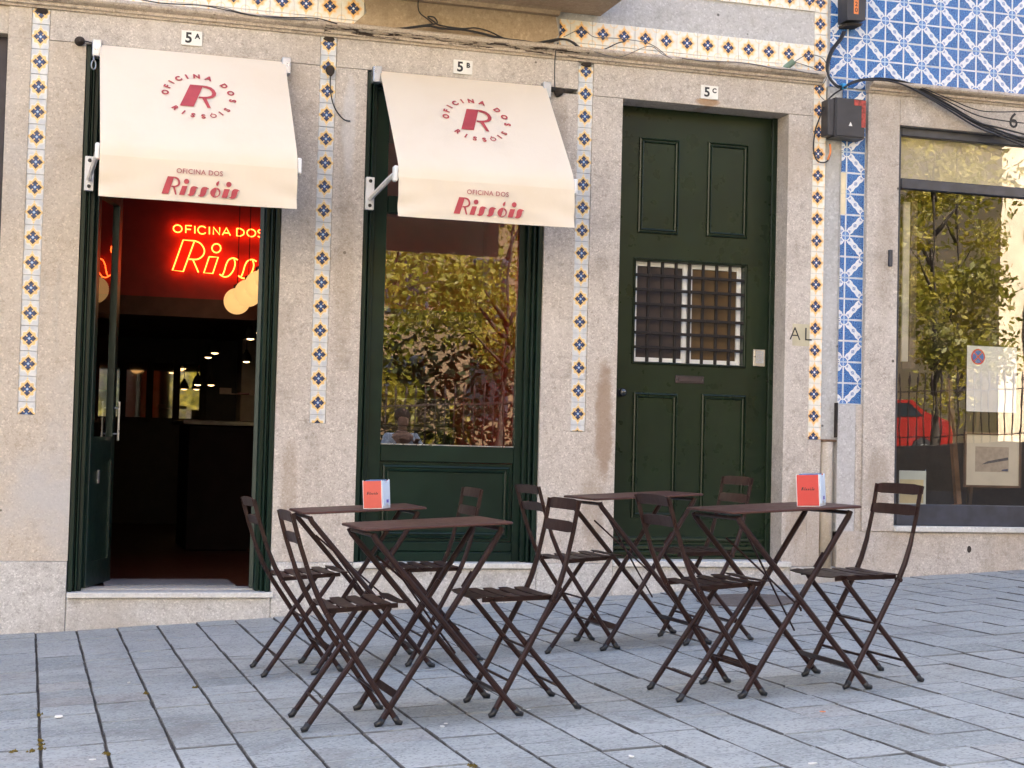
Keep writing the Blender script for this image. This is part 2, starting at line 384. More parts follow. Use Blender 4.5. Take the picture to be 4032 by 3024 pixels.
def yellow_tile(name, wide):
    m = Mat(name); u, v = m.uv(); x = u-.5; y = v-.5; ax, ay = x.abs(), y.abs()
    wob = (m.noise(70, 1)-.5)*.05
    r = (x*x+y*y).sqrt()+wob; th = y.atan2(x)
    c4 = (th*4).cos(); c8 = (th*8).cos()
    base = m.mix(m.noise(25, 4).step(.35, .7), (.53, .55, .59), (.66, .66, .66)) if not wide else m.mix(m.noise(25, 4).step(.35, .7), (.80, .74, .64), (.86, .83, .77))
    yel = m.mix(m.noise(50, 3), (.76, .50, .17), (.80, .62, .32)) if not wide else m.mix(m.noise(50, 3), (.86, .47, .13), (.90, .62, .30))
    # scalloped yellow flower with long points up and down
    edge = c4*.012+(c8*.035)+.318
    fl = (r-edge).step(.02, -.02)
    spike = ((ax*2.3+ay)-.50).step(.02, -.02)
    yl = fl.max(spike)
    col = m.mix(yl, base, yel)
    ring = ((r-edge-.035).abs()-.014).step(.012, -.004)
    col = m.mix(ring*(.55 if not wide else .8), col, (.86, .80, .70) if not wide else (.92, .70, .42))
    # pale corner ornament
    cr_ = ((ax-.5)*(ax-.5)+(ay-.5)*(ay-.5)).sqrt()+wob
    col = m.mix(((cr_-.15).abs()-.02).step(.02, -.01)*(.35 if not wide else .75), col, (.74, .60, .38) if not wide else (.90, .68, .40))
    # white counter-shape then the blue cross
    def cross(a, b):
        a, b = a*1.17, b*1.08
        arm = (ax-(.065*b)).max(ay-(.20*a)).step(.014, -.014)
        leaf = (((ax-.075*b)*(ax-.075*b)+(ay-.135*a)*(ay-.135*a)).sqrt()-.036*b).step(.012, -.012)
        tip = ((ax*1.2+(ay-.19*a).abs())-.065*b).step(.014, -.014)
        arm2 = (ay-(.065*b)).max(ax-(.20*a)).step(.014, -.014)
        leaf2 = (((ay-.075*b)*(ay-.075*b)+(ax-.135*a)*(ax-.135*a)).sqrt()-.036*b).step(.012, -.012)
        tip2 = ((ay*1.2+(ax-.19*a).abs())-.065*b).step(.014, -.014)
        return arm.max(leaf).max(tip).max(arm2).max(leaf2).max(tip2)
    bl = cross(1.0, 1.0)
    blue = m.mix(r.step(.10, .24), (.014, .058, .20), (.03, .022, .045))
    col = m.mix(bl, col, blue)
    ce = (ax+ay-.062).step(.012, -.012)
    col = m.mix(ce, col, (.42, .55, .72) if not wide else (.85, .85, .88))
    gr = m.noise(9, 5, .7)
    col = m.mix(gr.step(.60, .76)*.5, col, (.36, .27, .20))
    m.color(col).rough(.30).bump(m.noise(14, 2), .06, .004); return m.m
def blue_tile():
    m = Mat('blue_azulejo'); u, v = m.uv()
    d = (u-v).abs()*.7071; t = (u+v)*.5
    wv = ((t*6.2832*4).cos()*.016)+((t*6.2832*9).sin()*.004)
    band = wv+.105
    n = m.noise(110, 2); rr = m.random()
    deep = m.mix(rr, (.008, .046, .22), (.012, .075, .31)); light = (.09, .31, .66)
    # triangles: deep blue with pale scrolls
    q = (d-.43).abs()
    a = ((u-.5)-(v-.5)).abs(); s1 = ((a-.52).abs()); tt = (t-.5)
    sw = ((s1*s1*2+tt*tt).sqrt()*58+n*5).sin()
    col = m.mix(sw.step(-.1, .6)*.75, deep, light)
    dots = m.voro(95, out=0); col = m.mix(dots.step(.30, .18)*.2, col, (.66, .74, .82))
    # white lattice band and its edge beads
    wht = (.80, .81, .80)
    inb = (d-band).step(.012, -.012)
    col = m.mix(((d-band-.020).abs()-.021).step(.010, -.008), col, wht)
    ibg = m.mix(n.step(.3, .7), (.58, .64, .74), (.76, .78, .81))
    col = m.mix(inb, col, ibg)
    fx = ((t*3).op('FRACT')-.5)*.333; fr = (fx*fx+d*d).sqrt()
    star = ((fr*60).cos()*.0)+fr
    col = m.mix((star-.058).step(.012, -.008)*((star-.020).step(-.006, .006)), col, (.16, .24, .46))
    col = m.mix(((fx.abs()+d*.8)-.085).abs().step(.022, .004)*inb*.6, col, (.22, .32, .55))
    # white seams along the tile edges
    e = u.min(u*-1+1).min(v).min(v*-1+1)
    col = m.mix((e-.016).step(.010, -.008), col, (.76, .79, .82))
    # rosettes at two corners
    r0 = (u*u+v*v).sqrt(); r1 = ((u-1)*(u-1)+(v-1)*(v-1)).sqrt(); ro = r0.min(r1)
    col = m.mix((ro-.225).step(.012, -.012), col, wht)
    rb = m.mix((ro*70).sin().step(-.3, .5), (.05, .13, .40), (.13, .28, .60))
    col = m.mix((ro-.19).step(.012, -.012), col, rb)
    col = m.mix((e-.014).step(.008, -.006)*(ro-.19).step(.012, -.012), col, (.45, .60, .80))
    g = m.noise(5, 5, .7); col = m.mix(g.step(.62, .8)*.35, col, (.42, .42, .40))
    m.color(col).rough(.25).bump(m.noise(14, 2), .06, .004); return m.m
M['tile'] = yellow_tile('yellow_azulejo', False); M['tile_wide'] = yellow_tile('cream_azulejo', True); M['blue'] = blue_tile()
mm = Mat('leaf'); rr_ = mm.noise(.9, 2); cc = mm.mix(rr_.step(.35, .65), (.20, .19, .02), (.42, .33, .05)); mm.color(cc).rough(.5)
tr = mm.node('ShaderNodeBsdfTranslucent'); mm.link(mm.mix(.5, cc, (.42, .38, .03)), tr.inputs[0])
mx = mm.node('ShaderNodeMixShader'); mx.inputs[0].default_value = .4; mm.link(mm.b.outputs[0], mx.inputs[1]); mm.link(tr.outputs[0], mx.inputs[2]); mm.link(mx.outputs[0], mm.out.inputs[0]); M['leaf'] = mm.m
M['bark'] = paint('bark', (.06, .045, .035), .9, .4, scale=20, bump=.5)
M['facade_cream'] = paint('sunny_cream_render', (.86, .69, .50), .85, .08, scale=2)
M['facade_white'] = paint('white_render', (.78, .69, .56), .85, .08, scale=2)
M['asphalt'] = granite('worn_road', (.045, .042, .04), (.065, .06, .056), (.035, .03, .028), (.06, .052, .045), .5)
M['lawn'] = paint('lawn', (.07, .09, .02), .9, .4, scale=4)
M['dark_glass'] = paint('dark_pane', (.02, .025, .03), .08, .2)
M['car_red'] = paint('red_car_paint', (.26, .014, .010), .3, .05)
M['tyre'] = paint('tyre', (.015, .015, .016), .8, .2)
M['granite_wall'] = granite('park_wall_stone', (.11, .10, .085), (.15, .135, .12), (.07, .06, .05), (.12, .10, .08), .5)

# ================================================================== GROUND
pav = MB().box(-30, 30, -6.6, .4, -.5, -.009).build('pavement', M['joint']); tag(pav, None, None, kind='structure'); pav.rotation_euler = (0, TILT, 0)
PX, X0 = .2235, -3.117
slab_vars = []
for k in range(8):
    hx, hy = PX/2-.0044, PX/2-.0022
    mb = MB(); b = .0026; j = lambda: rnd.uniform(-.0018, .0018)
    lo = [(-hx+j(), -hy+j()), (hx+j(), -hy+j()), (hx+j(), hy+j()), (-hx+j(), hy+j())]
    mb.v = [(x, y, -.03) for x, y in lo]+[(x, y, -b) for x, y in lo]+[(x-math.copysign(b, x), y-math.copysign(b, y), 0) for x, y in lo]
    mb.f = [(8, 9, 10, 11)]+[(a, (a+1) % 4, 4+(a+1) % 4, 4+a) for a in range(4)]+[(4+a, 4+(a+1) % 4, 8+(a+1) % 4, 8+a) for a in range(4)]
    me_ = mb.mesh('slab', [M['slab'], M['edge_dirt'], M['edge_light']])
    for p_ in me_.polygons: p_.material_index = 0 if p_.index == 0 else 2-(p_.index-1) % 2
    slab_vars.append((mb, me_))
cells = []
for i in range(-4, 34):
    for jn in range(0, 27):
        x = X0+PX*(i+.5); y = -.02-PX*(jn+.5)
        # inside the picture?
        p = Vector((x, y, SLOPE*x))-CAM; dz = p.dot(cd)
        u = 2016+FPX*p.dot(cr)/dz; v = 1512-FPX*p.dot(cu)/dz
        vis = -150 < u < 4200 and v < 3170
        cells.append((vis, -dz, x, y))
vis = sorted([c for c in cells if c[0]], key=lambda c: -c[1]); near = set(id(c) for c in vis[:300])
far_mb = MB()
for c in cells:
    _, _, x, y = c
    k = rnd.randrange(8); dzz = rnd.uniform(-.0035, .0025); rot = (rnd.uniform(-.006, .006), rnd.uniform(-.006, .006), rnd.uniform(-.008, .008))
    xl = x/math.cos(TILT)
    if id(c) in near:
        o = put('slab', slab_vars[k][1], pav, (xl, y, dzz)); o.rotation_euler = rot
    else:
        mx = Matrix.Translation((xl, y, dzz)) @ Matrix.Rotation(rot[0], 4, 'X') @ Matrix.Rotation(rot[1], 4, 'Y')
        i0 = len(far_mb.v); far_mb.v += [tuple(mx @ Vector(q)) for q in slab_vars[k][0].v]; far_mb.f += [tuple(i0+a for a in q) for q in slab_vars[k][0].f]
o = far_mb.build('far_slabs', [M['slab'], M['edge_dirt'], M['edge_light']], pav); o['kind'] = 'stuff'
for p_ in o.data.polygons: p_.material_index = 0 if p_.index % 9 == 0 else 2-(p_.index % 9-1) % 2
street = MB().box(-70, 90, -12.2, -6.6, -.6, -.13).build('road', M['asphalt']); tag(street, None, None, kind='structure'); street.rotation_euler = (0, TILT, 0)
lawn = MB().box(-70, 90, -80, -12.2, -.6, -.02).build('park_ground', M['lawn']); tag(lawn, None, None, kind='structure'); lawn.rotation_euler = (0, TILT, 0)

# ================================================================== STONE HOUSE
house = thing('stone_house', 'granite house front with yellow flower tiles, green doors and awnings', 'house')
ST, ST2 = M['stone'], M['stone2']
def notched(x0, x1, z0, z1, s0, s1, zs, mat=ST):
    MB().prism([(x0, z0), (x1, z0), (x1, z1), (s1, z1), (s1, zs), (s0, zs), (s0, z1), (x0, z1)], 0, .3).build('pier', mat, house)
JT = 3.215
notched(-3.39, -2.956, .222, JT, -3.2625, -3.1625, 1.054, M['plaster_left'])
box('plaster_wall', M['plaster_left'], house, -3.39, -3.2635, .0, .3, JT+.001, 3.395, 0)
notched(-1.791, -1.295, .225, JT, -1.587, -1.489, 1.052)
notched(-.138, .367, .225, JT-.03, .0645, .1635, 1.048)
box('pier', ST, house, 1.537, 1.716, 0, .3, .21, JT-.03)
box('pier', ST, house, 1.7175, 1.812, .002, .3, .21, 1.04)
for a, b_, z0 in ((-3.1615, -1.589, JT), (-1.487, .0625, JT), (.1655, 1.716, JT-.03)):
    box('lintel', ST, house, a, b_, -.001, .3, z0+.003, 3.3955)
# backing behind the tile strips
for a, b_ in ((-3.262, -3.163), (-1.587, -1.489), (.0645, .1635), (1.7175, 1.812)):
    box('mortar_bed', M['cement'], house, a-.001, b_+.001, .014, .29, 1.05, 4.3 if a > 1 else 3.44, 0)
# left-hand neighbour opening
box('window_head', M['plaster_left'], house, -4.7, -3.39, .012, .3, 3.235, 3.395)
fr = box('left_shutter', M['purple'], house, -4.7, -3.393, .10, .16, .2, 3.235)
# plinth
for a, b_, z0, z1 in ((-4.7, -2.9585, -.4, .219), (-2.955, -1.789, -.35, .0115), (-1.786, -1.298, -.3, .2215), (-1.2945, -.139, -.3, .188), (-.136, .366, -.3, .2215), (.368, 1.60, -.2, .203), (1.602, 1.93, -.2, .207)):
    box('plinth_stone', ST2, house, a, b_, -.004, .3, z0, z1, .004)
for a, b_, z0, z1 in ((-2.956, -1.778, .0125, .044), (-1.297, -.136, .189, .222), (.364, 1.60, .204, .240)):
    box('sill', M['marble'], house, a, b_, -.03, .32, z0, z1, .004)
# cornice
prof = [(.02, 3.396), (-.012, 3.396), (-.018, 3.408), (-.034, 3.412), (-.038, 3.428), (-.055, 3.433), (-.074, 3.442), (-.082, 3.454), (-.078, 3.466), (-.062, 3.476), (-.03, 3.480), (.02, 3.482)]
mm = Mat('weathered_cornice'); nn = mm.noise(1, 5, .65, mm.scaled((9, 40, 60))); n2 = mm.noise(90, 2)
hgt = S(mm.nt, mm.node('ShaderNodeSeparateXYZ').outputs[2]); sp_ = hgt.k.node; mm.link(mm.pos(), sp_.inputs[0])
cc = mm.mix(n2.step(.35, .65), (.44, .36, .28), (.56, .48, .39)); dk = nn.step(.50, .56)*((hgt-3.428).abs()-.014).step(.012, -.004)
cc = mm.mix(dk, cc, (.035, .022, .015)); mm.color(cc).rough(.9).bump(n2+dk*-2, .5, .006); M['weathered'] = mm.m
for a, b_, m_ in ((-4.7, -1.575, M['cornice']), (-1.573, .108, M['weathered']), (.110, 1.765, M['cornice'])):
    MB().prism(prof, a, b_, 'x').build('cornice', m_, house)
for x in (-3.21, -1.538, .115):
    MB().prism([(x+.035*math.cos(k*.785), 3.383+.016*math.sin(k*.785)*(1+.3*math.sin(k*2.1))) for k in range(8)], -.004, .012).build('soot_hole', M['soot'], house)
# wall above
box('upper_wall', M['plaster_grey'], house, -8, 1.826, .015, .35, 3.3965, 13.6, 0)
pl = [(-1.40, 3.483), (-.115, 3.483), (-.075, 3.56), (-.098, 3.668), (-1.335, 3.668), (-1.31, 3.57)]
MB().prism(pl, .002, .03).build('plaster_panel', M['plaster_beige'], house)
# balcony slab over the middle door
bal = sub('balcony', house)
MB().prism([(0, 3.667), (-.05, 3.667), (-.06, 3.69), (-.10, 3.70), (0, 3.70)], -1.345, -.087, 'x').build('moulding', M['plaster_beige'], bal)
MB().prism([(.0, 3.7015), (-.5, 3.7015), (-.53, 3.72), (-.53, 3.76), (-.58, 3.79), (-.60, 3.86), (.0, 3.86)], -1.63, .20, 'x').build('slab', M['plaster_beige'], bal)
for k in range(22): MB().tube([(-1.6+k*.082, -.55, 3.86), (-1.6+k*.082, -.55, 4.75)], .009, 5).build('rail_bar', M['iron'], bal)
MB().tube([(-1.62, -.55, 4.76), (.19, -.55, 4.76)], .018, 6).build('handrail', M['iron'], bal)
# the bulk of the house (it shades the street)
box('side_wall', M['plaster_left'], house, -8.1, -8, .0, 9, -.8, 13.6, 0)
box('party_wall', M['dark_wall'], house, 1.826, 1.93, .36, 9, -.5, 13.6, 0)
box('back_wall', M['plaster_left'], house, -8, 1.826, 9, 9.2, -.8, 13.6, 0)
box('roof', M['plaster_left'], house, -8.2, 1.9, -.3, 9.3, 13.6, 14.0, 0)
box('left_wall', M['plaster_left'], house, -8, -4.7, .0, .3, -.8, 3.395, 0)

def tile_obj(mat, parent, x0, x1, z0, z1, uv=(0, 1, 0, 1), y=.004, flip=False, th=.009):
    u0, u1, v0, v1 = uv; w_, h_ = x1-x0, z1-z0; g = .0012; e = .0022
    q = lambda a, b: (1-a, b) if flip else (a, b)
    mb = MB(); A = [(g, g), (w_-g, g), (w_-g, h_-g), (g, h_-g)]; B = [(g+e, g+e), (w_-g-e, g+e), (w_-g-e, h_-g-e), (g+e, h_-g-e)]
    T = [q(u0, v0), q(u1, v0), q(u1, v1), q(u0, v1)]
    mb.quad([(a, e, b) for a, b in A][:0] or [(a, 0, b) for a, b in B], T)
    for k in range(4):
        n_ = (k+1) % 4
        mb.quad([(A[k][0], e*.6, A[k][1]), (A[n_][0], e*.6, A[n_][1]), (B[n_][0], 0, B[n_][1]), (B[k][0], 0, B[k][1])], [T[k], T[n_], T[n_], T[k]])
        mb.quad([(A[k][0], th, A[k][1]), (A[n_][0], th, A[n_][1]), (A[n_][0], e*.6, A[n_][1]), (A[k][0], e*.6, A[k][1])], [T[k], T[n_], T[n_], T[k]])
    return mb
_tc = {}
def tile(mat, parent, x0, x1, z0, z1, uv=(0, 1, 0, 1), y=.004, flip=False):
    key = (mat.name, round(x1-x0, 4), round(z1-z0, 4), tuple(round(a, 3) for a in uv), flip)
    if key not in _tc: _tc[key] = tile_obj(mat, parent, x0, x1, z0, z1, uv, y, flip).mesh('tile', mat)
    o = put('tile', _tc[key], parent, (x0, y+rnd.uniform(-.0008, .0008), z0)); o.rotation_euler = (rnd.uniform(-.008, .008), rnd.uniform(-.006, .006), rnd.uniform(-.01, .01)); return o
P = .1452
def strip(x0, x1, zc, zbot, ztop, mat, ctr=.5):
    s = sub('tile_strip', house); wd = (x1-x0)/P
    u0 = .5-wd*ctr; u1 = u0+wd
    z = zc
    while z+P/2 < ztop+.05: z += P
    while z+P/2 > zbot+.01:
        a, b_ = max(z-P/2, zbot), min(z+P/2, ztop)
        if b_-a > .02: tile(mat, s, x0, x1, a, b_, (u0, u1, (a-z)/P+.5, (b_-z)/P+.5), .005)
        z -= P
def zc(px, py): return W(px, py).z
strip(-3.2625, -3.1625, zc(161, 45.6), 1.054, 3.425, M['tile'])
strip(-1.587, -1.489, zc(1283, 546), 1.054, 3.40, M['tile'])
strip(.0645, .1635, zc(2307, 280), 1.05, 3.37, M['tile'])
strip(1.7175, 1.812, zc(3233, 179), 1.042, 4.25, M['tile_wide'], .42)
bl = sub('tile_band', house); br_ = sub('tile_band', house)
c0 = W(.6076*1985, .6076*22)
for k in range(-9, 3):
    x = c0.x+k*P; a, b_ = x-P/2, min(x+P/2, -1.325)
    if b_-a < .03: continue
    tile(M['tile_wide'], bl, a, b_, c0.z-P/2, c0.z+P/2, (0, (b_-a)/P, 0, 1), .003)
    if c0.z-P/2-3.484 > .02: tile(M['tile_wide'], bl, a, b_, 3.484, c0.z-P/2, (0, (b_-a)/P, 1-(c0.z-P/2-3.484)/P, 1), .003)
c1 = W(1344+.6076*1557, .6076*210); zt = 3.660
for k in range(-1, 13):
    x = c1.x+k*P; a, b_ = max(x-P/2, -.068), min(x+P/2, 1.715)
    if b_-a < .02: continue
    uv = ((a-x)/P+.5, (b_-x)/P+.5)
    tile(M['tile_wide'], br_, a, b_, zt-P, zt, (*uv, 0, 1), .003); tile(M['tile_wide'], br_, a, b_, 3.484, zt-P, (*uv, 1-(zt-P-3.484)/P, 1), .003)
    if x > .3: tile(M['tile_wide'], br_, a, b_, 3.888, 3.888+P, (*uv, 0, 1), .003)

# ------------------------------------------------------------------ joinery
def moulding(name, mat, parent, x0, x1, z0, z1, y, w_=.034, h=.014):
    mb = MB(); prof_ = [(0, 0), (.10, -h*.8), (.28, -h), (.40, -h*.35), (.55, -h*.35), (.66, -h*.95), (.82, -h*.8), (1, .004)]
    rings = []
    for t, d in prof_:
        o_ = t*w_; i = len(mb.v); mb.v += [(x0+o_, y+d, z0+o_), (x1-o_, y+d, z0+o_), (x1-o_, y+d, z1-o_), (x0+o_, y+d, z1-o_)]; rings.append(i)
    for a, b_ in zip(rings, rings[1:]):
        for k in range(4): mb.f.append((a+k, a+(k+1) % 4, b_+(k+1) % 4, b_+k))
    return mb.build(name, mat, parent)
def rectw(a, b_, c, d, y):
    p, q = W(a, b_, y), W(c, d, y); return p.x, q.x, q.z, p.z
def casing(parent, x0, x1, z0, z1, mat, n=4, wst=.0205):
    """stepped green lining of an opening"""
    for side in (0, 1):
        mb = MB()
        a = 0
        for wst_, yy in ((.030, .014), (.011, .045), (.013, .034), (.028, .075)):
            if side: mb.box(x1-a-wst_, x1-a-.0008, yy, .16, z0, z1, .004)
            else: mb.box(x0+a+.0008, x0+a+wst_, yy, .16, z0, z1, .004)
            a += wst_
        mb.build('casing', mat, parent)
    mb = MB()
    for k in range(n): mb.box(x0+n*wst, x1-n*wst, .015+.026*k, .16, z1-(k+1)*wst, z1-k*wst-.001, .0045)
    mb.build('casing_head', mat, parent)
# middle door: a glazed shop door with a panel below
d2 = sub('glazed_door', house); GN = M['green']; ZT = JT-.004
casing(d2, -1.294, -.139, .2225, ZT, GN)
y = .118
box('stile', GN, d2, -1.211, -1.124, y, .16, .2225, 3.13); box('stile', GN, d2, -.266, -.222, y, .16, .2225, 3.13)
box('transom', GN, d2, -1.122, -.268, y-.004, .16, 2.365, 2.475, .006)
box('lock_rail', GN, d2, -1.122, -.268, y+.001, .16, .835, .936, .004)
box('panel', GN, d2, -1.122, -.268, y+.022, .16, .345, .833, 0)
moulding('panel_moulding', GN, d2, -1.105, -.285, .362, .815, y+.022, .045, .016)
box('bottom_rail', GN, d2, -1.122, -.268, y-.004, .16, .283, .343, .006)
box('kick_board', GN, d2, -1.122, -.268, y-.012, .16, .2225, .281, .005)
box('bead', M['steel'], d2, -1.1215, -.2685, y+.006, y+.014, .9375, .944, .001)
MB().quad([(-1.123, .135, .94), (-.267, .135, .94), (-.267, .135, 2.364), (-1.123, .135, 2.364)]).build('pane', M['glass2'], d2)
MB().quad([(-1.123, .135, 2.476), (-.267, .135, 2.476), (-.267, .135, 3.13), (-1.123, .135, 3.13)]).build('pane', M['glass2'], d2)
# left door: opening with a leaf folded inwards
d1 = sub('open_door', house)
casing(d1, -2.955, -1.792, .0445, ZT, GN)
box('threshold', M['marble'], d1, -2.87, -1.876, .162, .34, .0445, .050)
def leaf(x, yy, ang, L, mirror):
    g = bpy.data.objects.new('door_leaf', None); COL.objects.link(g); g.parent = house; g.location = (x, yy, 0); g.rotation_euler = (0, 0, ang)
    def bx(nm, mt, a, b_, c, d, z0, z1, bb=.003):
        o = MB().box(a, b_, c, d, z0, z1, bb).build(nm, mt, g); return o
    # one mesh for the wood, one each for pane, plate and pull bar (all at the third level)
    mb = MB(); mb.box(0, .07, -.022, .022, .055, 3.10, .003).box(L-.07, L, -.022, .022, .055, 3.10, .003)
    for z0, z1 in ((.055, .20), (.80, .94), (2.37, 2.45), (3.0, 3.10)): mb.box(.07, L-.07, -.0215, .0215, z0, z1, 0)
    mb.box(.07, L-.07, -.010, .010, .20, .80, 0)
    mb.build('leaf_frame', M['green_in'], g)
    MB().quad([(.07, 0, .94), (L-.07, 0, .94), (L-.07, 0, 2.37), (.07, 0, 2.37)]).build('pane', M['glass_leaf'], g)
    s = -1 if not mirror else 1
    MB().tube([(L-.035, s*.05, .92), (L-.035, s*.05, 1.16)], .0075, 8).tube([(L-.035, s*.02, .96), (L-.035, s*.05, .96)], .005, 6).tube([(L-.035, s*.02, 1.12), (L-.035, s*.05, 1.12)], .005, 6).build('pull_bar', M['steel'], g)
    bx('lock_plate', M['steel'], L-.33, L-.295, s*.0105, s*.016, .66, .74, .001)
    return g
lf = leaf(-2.868, .165, R(90-17.5), .55, False)
lf2 = leaf(-1.878, .165, R(90-34), .50, True)
mt_ = box('doormat', M['mat'], None, -2.73, -1.95, .36, .80, .0455, .056, .003); tag(mt_, 'flat grey doormat just inside the open green door', 'doormat')
# right door: old panelled green door with an iron grille
d3 = sub('panelled_door', house); y = .19; G3 = M['green3']
gx0, gx1, gz0, gz1 = rectw(2505, 1024, 2925, 1440, y)
mb = MB(); mb.box(.368, gx0, y, y+.045, .2405, JT-.03, 0).box(gx1, 1.536, y, y+.045, .2405, JT-.03, 0).box(gx0, gx1, y, y+.045, .2405, gz0, 0).box(gx0, gx1, y, y+.045, gz1, JT-.03, 0)
mb.build('door_leaf', G3, d3)
for r4 in ((2517, 540, 2669, 927), (2787, 558, 2940, 942), (2493, 1544, 2657, 2040), (2761, 1551, 2927, 2043)):
    moulding('panel_moulding', G3, d3, *rectw(*r4, y), y, .036, .015)
moulding('grille_moulding', G3, d3, gx0-.018, gx1+.018, gz0-.018, gz1+.018, y, .018, .012)
for z0, z1, dd in ((.2415, .262, .016), (.266, .30, .012), (.305, .335, .020), (.338, .352, .009), (.362, .385, .017)):
    MB().prism([(y, z0), (y-dd, z0), (y-dd*.85, z0+(z1-z0)*.6), (y-dd*.25, z1), (y, z1)], .369, 1.50, 'x').build('bottom_moulding', G3, d3)
mid = (gx0+gx1)/2
for k, (a, b_) in enumerate(((gx0, mid-.004), (mid+.004, gx1))):
    mb = MB(); t = .030
    mb.box(a, a+t, y+.05, y+.08, gz0, gz1, .003).box(b_-t, b_, y+.05, y+.08, gz0, gz1, .003).box(a+t, b_-t, y+.05, y+.08, gz0, gz0+t, .003).box(a+t, b_-t, y+.05, y+.08, gz1-t, gz1, .003)
    mb.build('casement', M['white_wood'], d3)
    box('shutter', paint('ochre_board', (.10, .056, .018), .6, .2) if k else paint('grey_brown_board', (.042, .028, .026), .6, .2), d3, a+t, b_-t, y+.068, y+.075, gz0+t, gz1-t, 0)
for k in range(7):
    x = gx0+(gx1-gx0)*(k+1)/8; box('grille_bar', M['grille'], d3, x-.0098, x+.0098, y+.012, y+.028, gz0, gz1, .003)
for k in range(6):
    z = gz0+(gz1-gz0)*(k+1)/7; mb = MB(); mb.box(gx0, gx1, y-.002, y+.011, z-.0095, z+.0095, .003)
    for q in range(7):
        x = gx0+(gx1-gx0)*(q+1)/8; mb.box(x-.013, x+.013, y-.005, y+.0112, z-.0105, z+.0105, .003)
    mb.build('grille_bar', M['grille'], d3)
ls = rectw(2658, 1478, 2770, 1512, y); o = box('letter_slot', M['iron'], d3, ls[0], ls[1], y-.008, y, ls[2], ls[3], .003)
box('slot_flap', M['iron'], d3, ls[0]+.022, ls[1]-.022, y-.0125, y-.0085, ls[2]+.010, ls[3]-.010, .002)
for xx in (ls[0]+.010, ls[1]-.010): MB().lathe([(.004, 0), (.004, .003), (.001, .004)], 8).build('screw', M['brass'], d3).matrix_local = Matrix.Translation((xx, y-.008, (ls[2]+ls[3])/2)) @ Matrix.Rotation(R(90), 4, 'X')
kb = W(2437, 1545, y); o = MB().lathe([(.028, 0), (.028, .004), (.012, .008), (.012, .02), (.024, .03), (.027, .042), (.02, .054), (.006, .058)], 16).build('knob', M['brass'], d3, True); o.matrix_local = Matrix.Translation((kb.x+.012, y, kb.z)) @ Matrix.Rotation(R(90), 4, 'X')
ic = rectw(2963, 1376, 3007, 1444, y); box('intercom', M['alu'], d3, ic[0], ic[1], y-.022, y, ic[2], ic[3], .004)
box('keypad', M['cement'], d3, ic[0]+.014, ic[1]-.014, y-.024, y-.0225, ic[2]+.020, ic[3]-.012, .001)
for a in range(3):
    for b_ in range(4): box('key', M['alu'], d3, ic[0]+.019+a*.0135, ic[0]+.028+a*.0135, y-.0265, y-.0245, ic[2]+.033+b_*.016, ic[2]+.043+b_*.016, .001)
box('stop', G3, d3, 1.50, 1.536, y-.03, y-.001, .2405, JT-.031, .003)

# ================================================================== BLUE TILED HOUSE
house2 = thing('blue_tiled_house', 'house front covered in blue and white patterned tiles with shop window', 'house', (0, 0, 0))
box('upper_wall', M['cement'], house2, 1.828, 9, .022, .35, 3.30, 13.8, 0)
box('gap_wall', M['cement'], house2, 1.814, 1.932, .03, .35, 1.03, 3.29, 0)
box('gap_wall', M['cement'], house2, 1.814, 1.932, .05, .35, -.1, 1.029, 0)
box('strip_backing', M['cement'], house2, 1.933, 2.112, .020, .35, 1.28, 3.2995, 0)
MB().tube([(1.866, .03, .19), (1.866, .03, 1.03)], .043, 14).build('downpipe', granite('beige_pipe', (.50, .43, .34), (.58, .51, .42), (.4, .33, .25), (.46, .38, .28), .6), house2, True)
box('pipe_collar', paint('rust', (.16, .09, .05), .8, .3), house2, 1.818, 1.925, -.01, .04, 1.030, 1.046, .004)
box('dark_slot', M['soot'], house2, 1.921, 1.9325, .0, .03, 1.06, 1.29, 0)
box('pier', ST, house2, 2.112, 2.349, -.02, .3, .4445, 3.375)
box('patch_plaster', M['plaster_grey'], house2, 1.933, 2.065, .0, .3, .40, 1.281)
box('pier', ST, house2, 2.066, 2.111, -.004, .3, .40, 1.281)
box('plinth_stone', ST, house2, 1.933, 9, -.012, .3, -.2, .4435, .004)
box('lintel', ST, house2, 2.3505, 9, -.022, .3, 3.176, 3.3745)
prof2 = [(yy-.02, zz-.0225) for yy, zz in prof]
MB().prism(prof2, 2.100, 9, 'x').build('cornice', M['cornice'], house2)
box('sill', M['marble'], house2, 2.350, 9, -.045, .12, .445, .482, .004)
box('party_wall', M['dark_wall'], house2, 1.94, 2.0, .36, 9, -.2, 13.8, 0); box('far_wall', M['plaster_left'], house2, 9, 9.2, 0, 9, 0, 13.8, 0); box('back_wall', M['plaster_left'], house2, 1.9, 9, 9, 9.2, 0, 13.8, 0); box('roof', M['plaster_left'], house2, 1.85, 9.3, -.3, 9.3, 13.8, 14.2, 0)
house3 = thing('shading_house', 'unseen plain house added up the street to shade the road', 'house', (9.4, 0, .5))  # out of view, added so its shadow covers the road
MB().box(0, 22, 0, 9, -1.2, 13.3, 0).build('wall', M['plaster_left'], house3); MB().box(-.1, 22.3, -.4, 9.3, 13.3, 13.7, 0).build('roof', M['plaster_left'], house3)
for i in range(9):
    for k in range(4):
        f = MB().box(.9+i*2.4, 2.0+i*2.4, -.05, .0, .8+k*3.1, 2.9+k*3.1, .01).build('window', M['white_wood'], house3); MB().box(1.0+i*2.4, 1.9+i*2.4, -.06, -.051, .9+k*3.1, 2.8+k*3.1, 0).build('pane', M['dark_glass'], f)
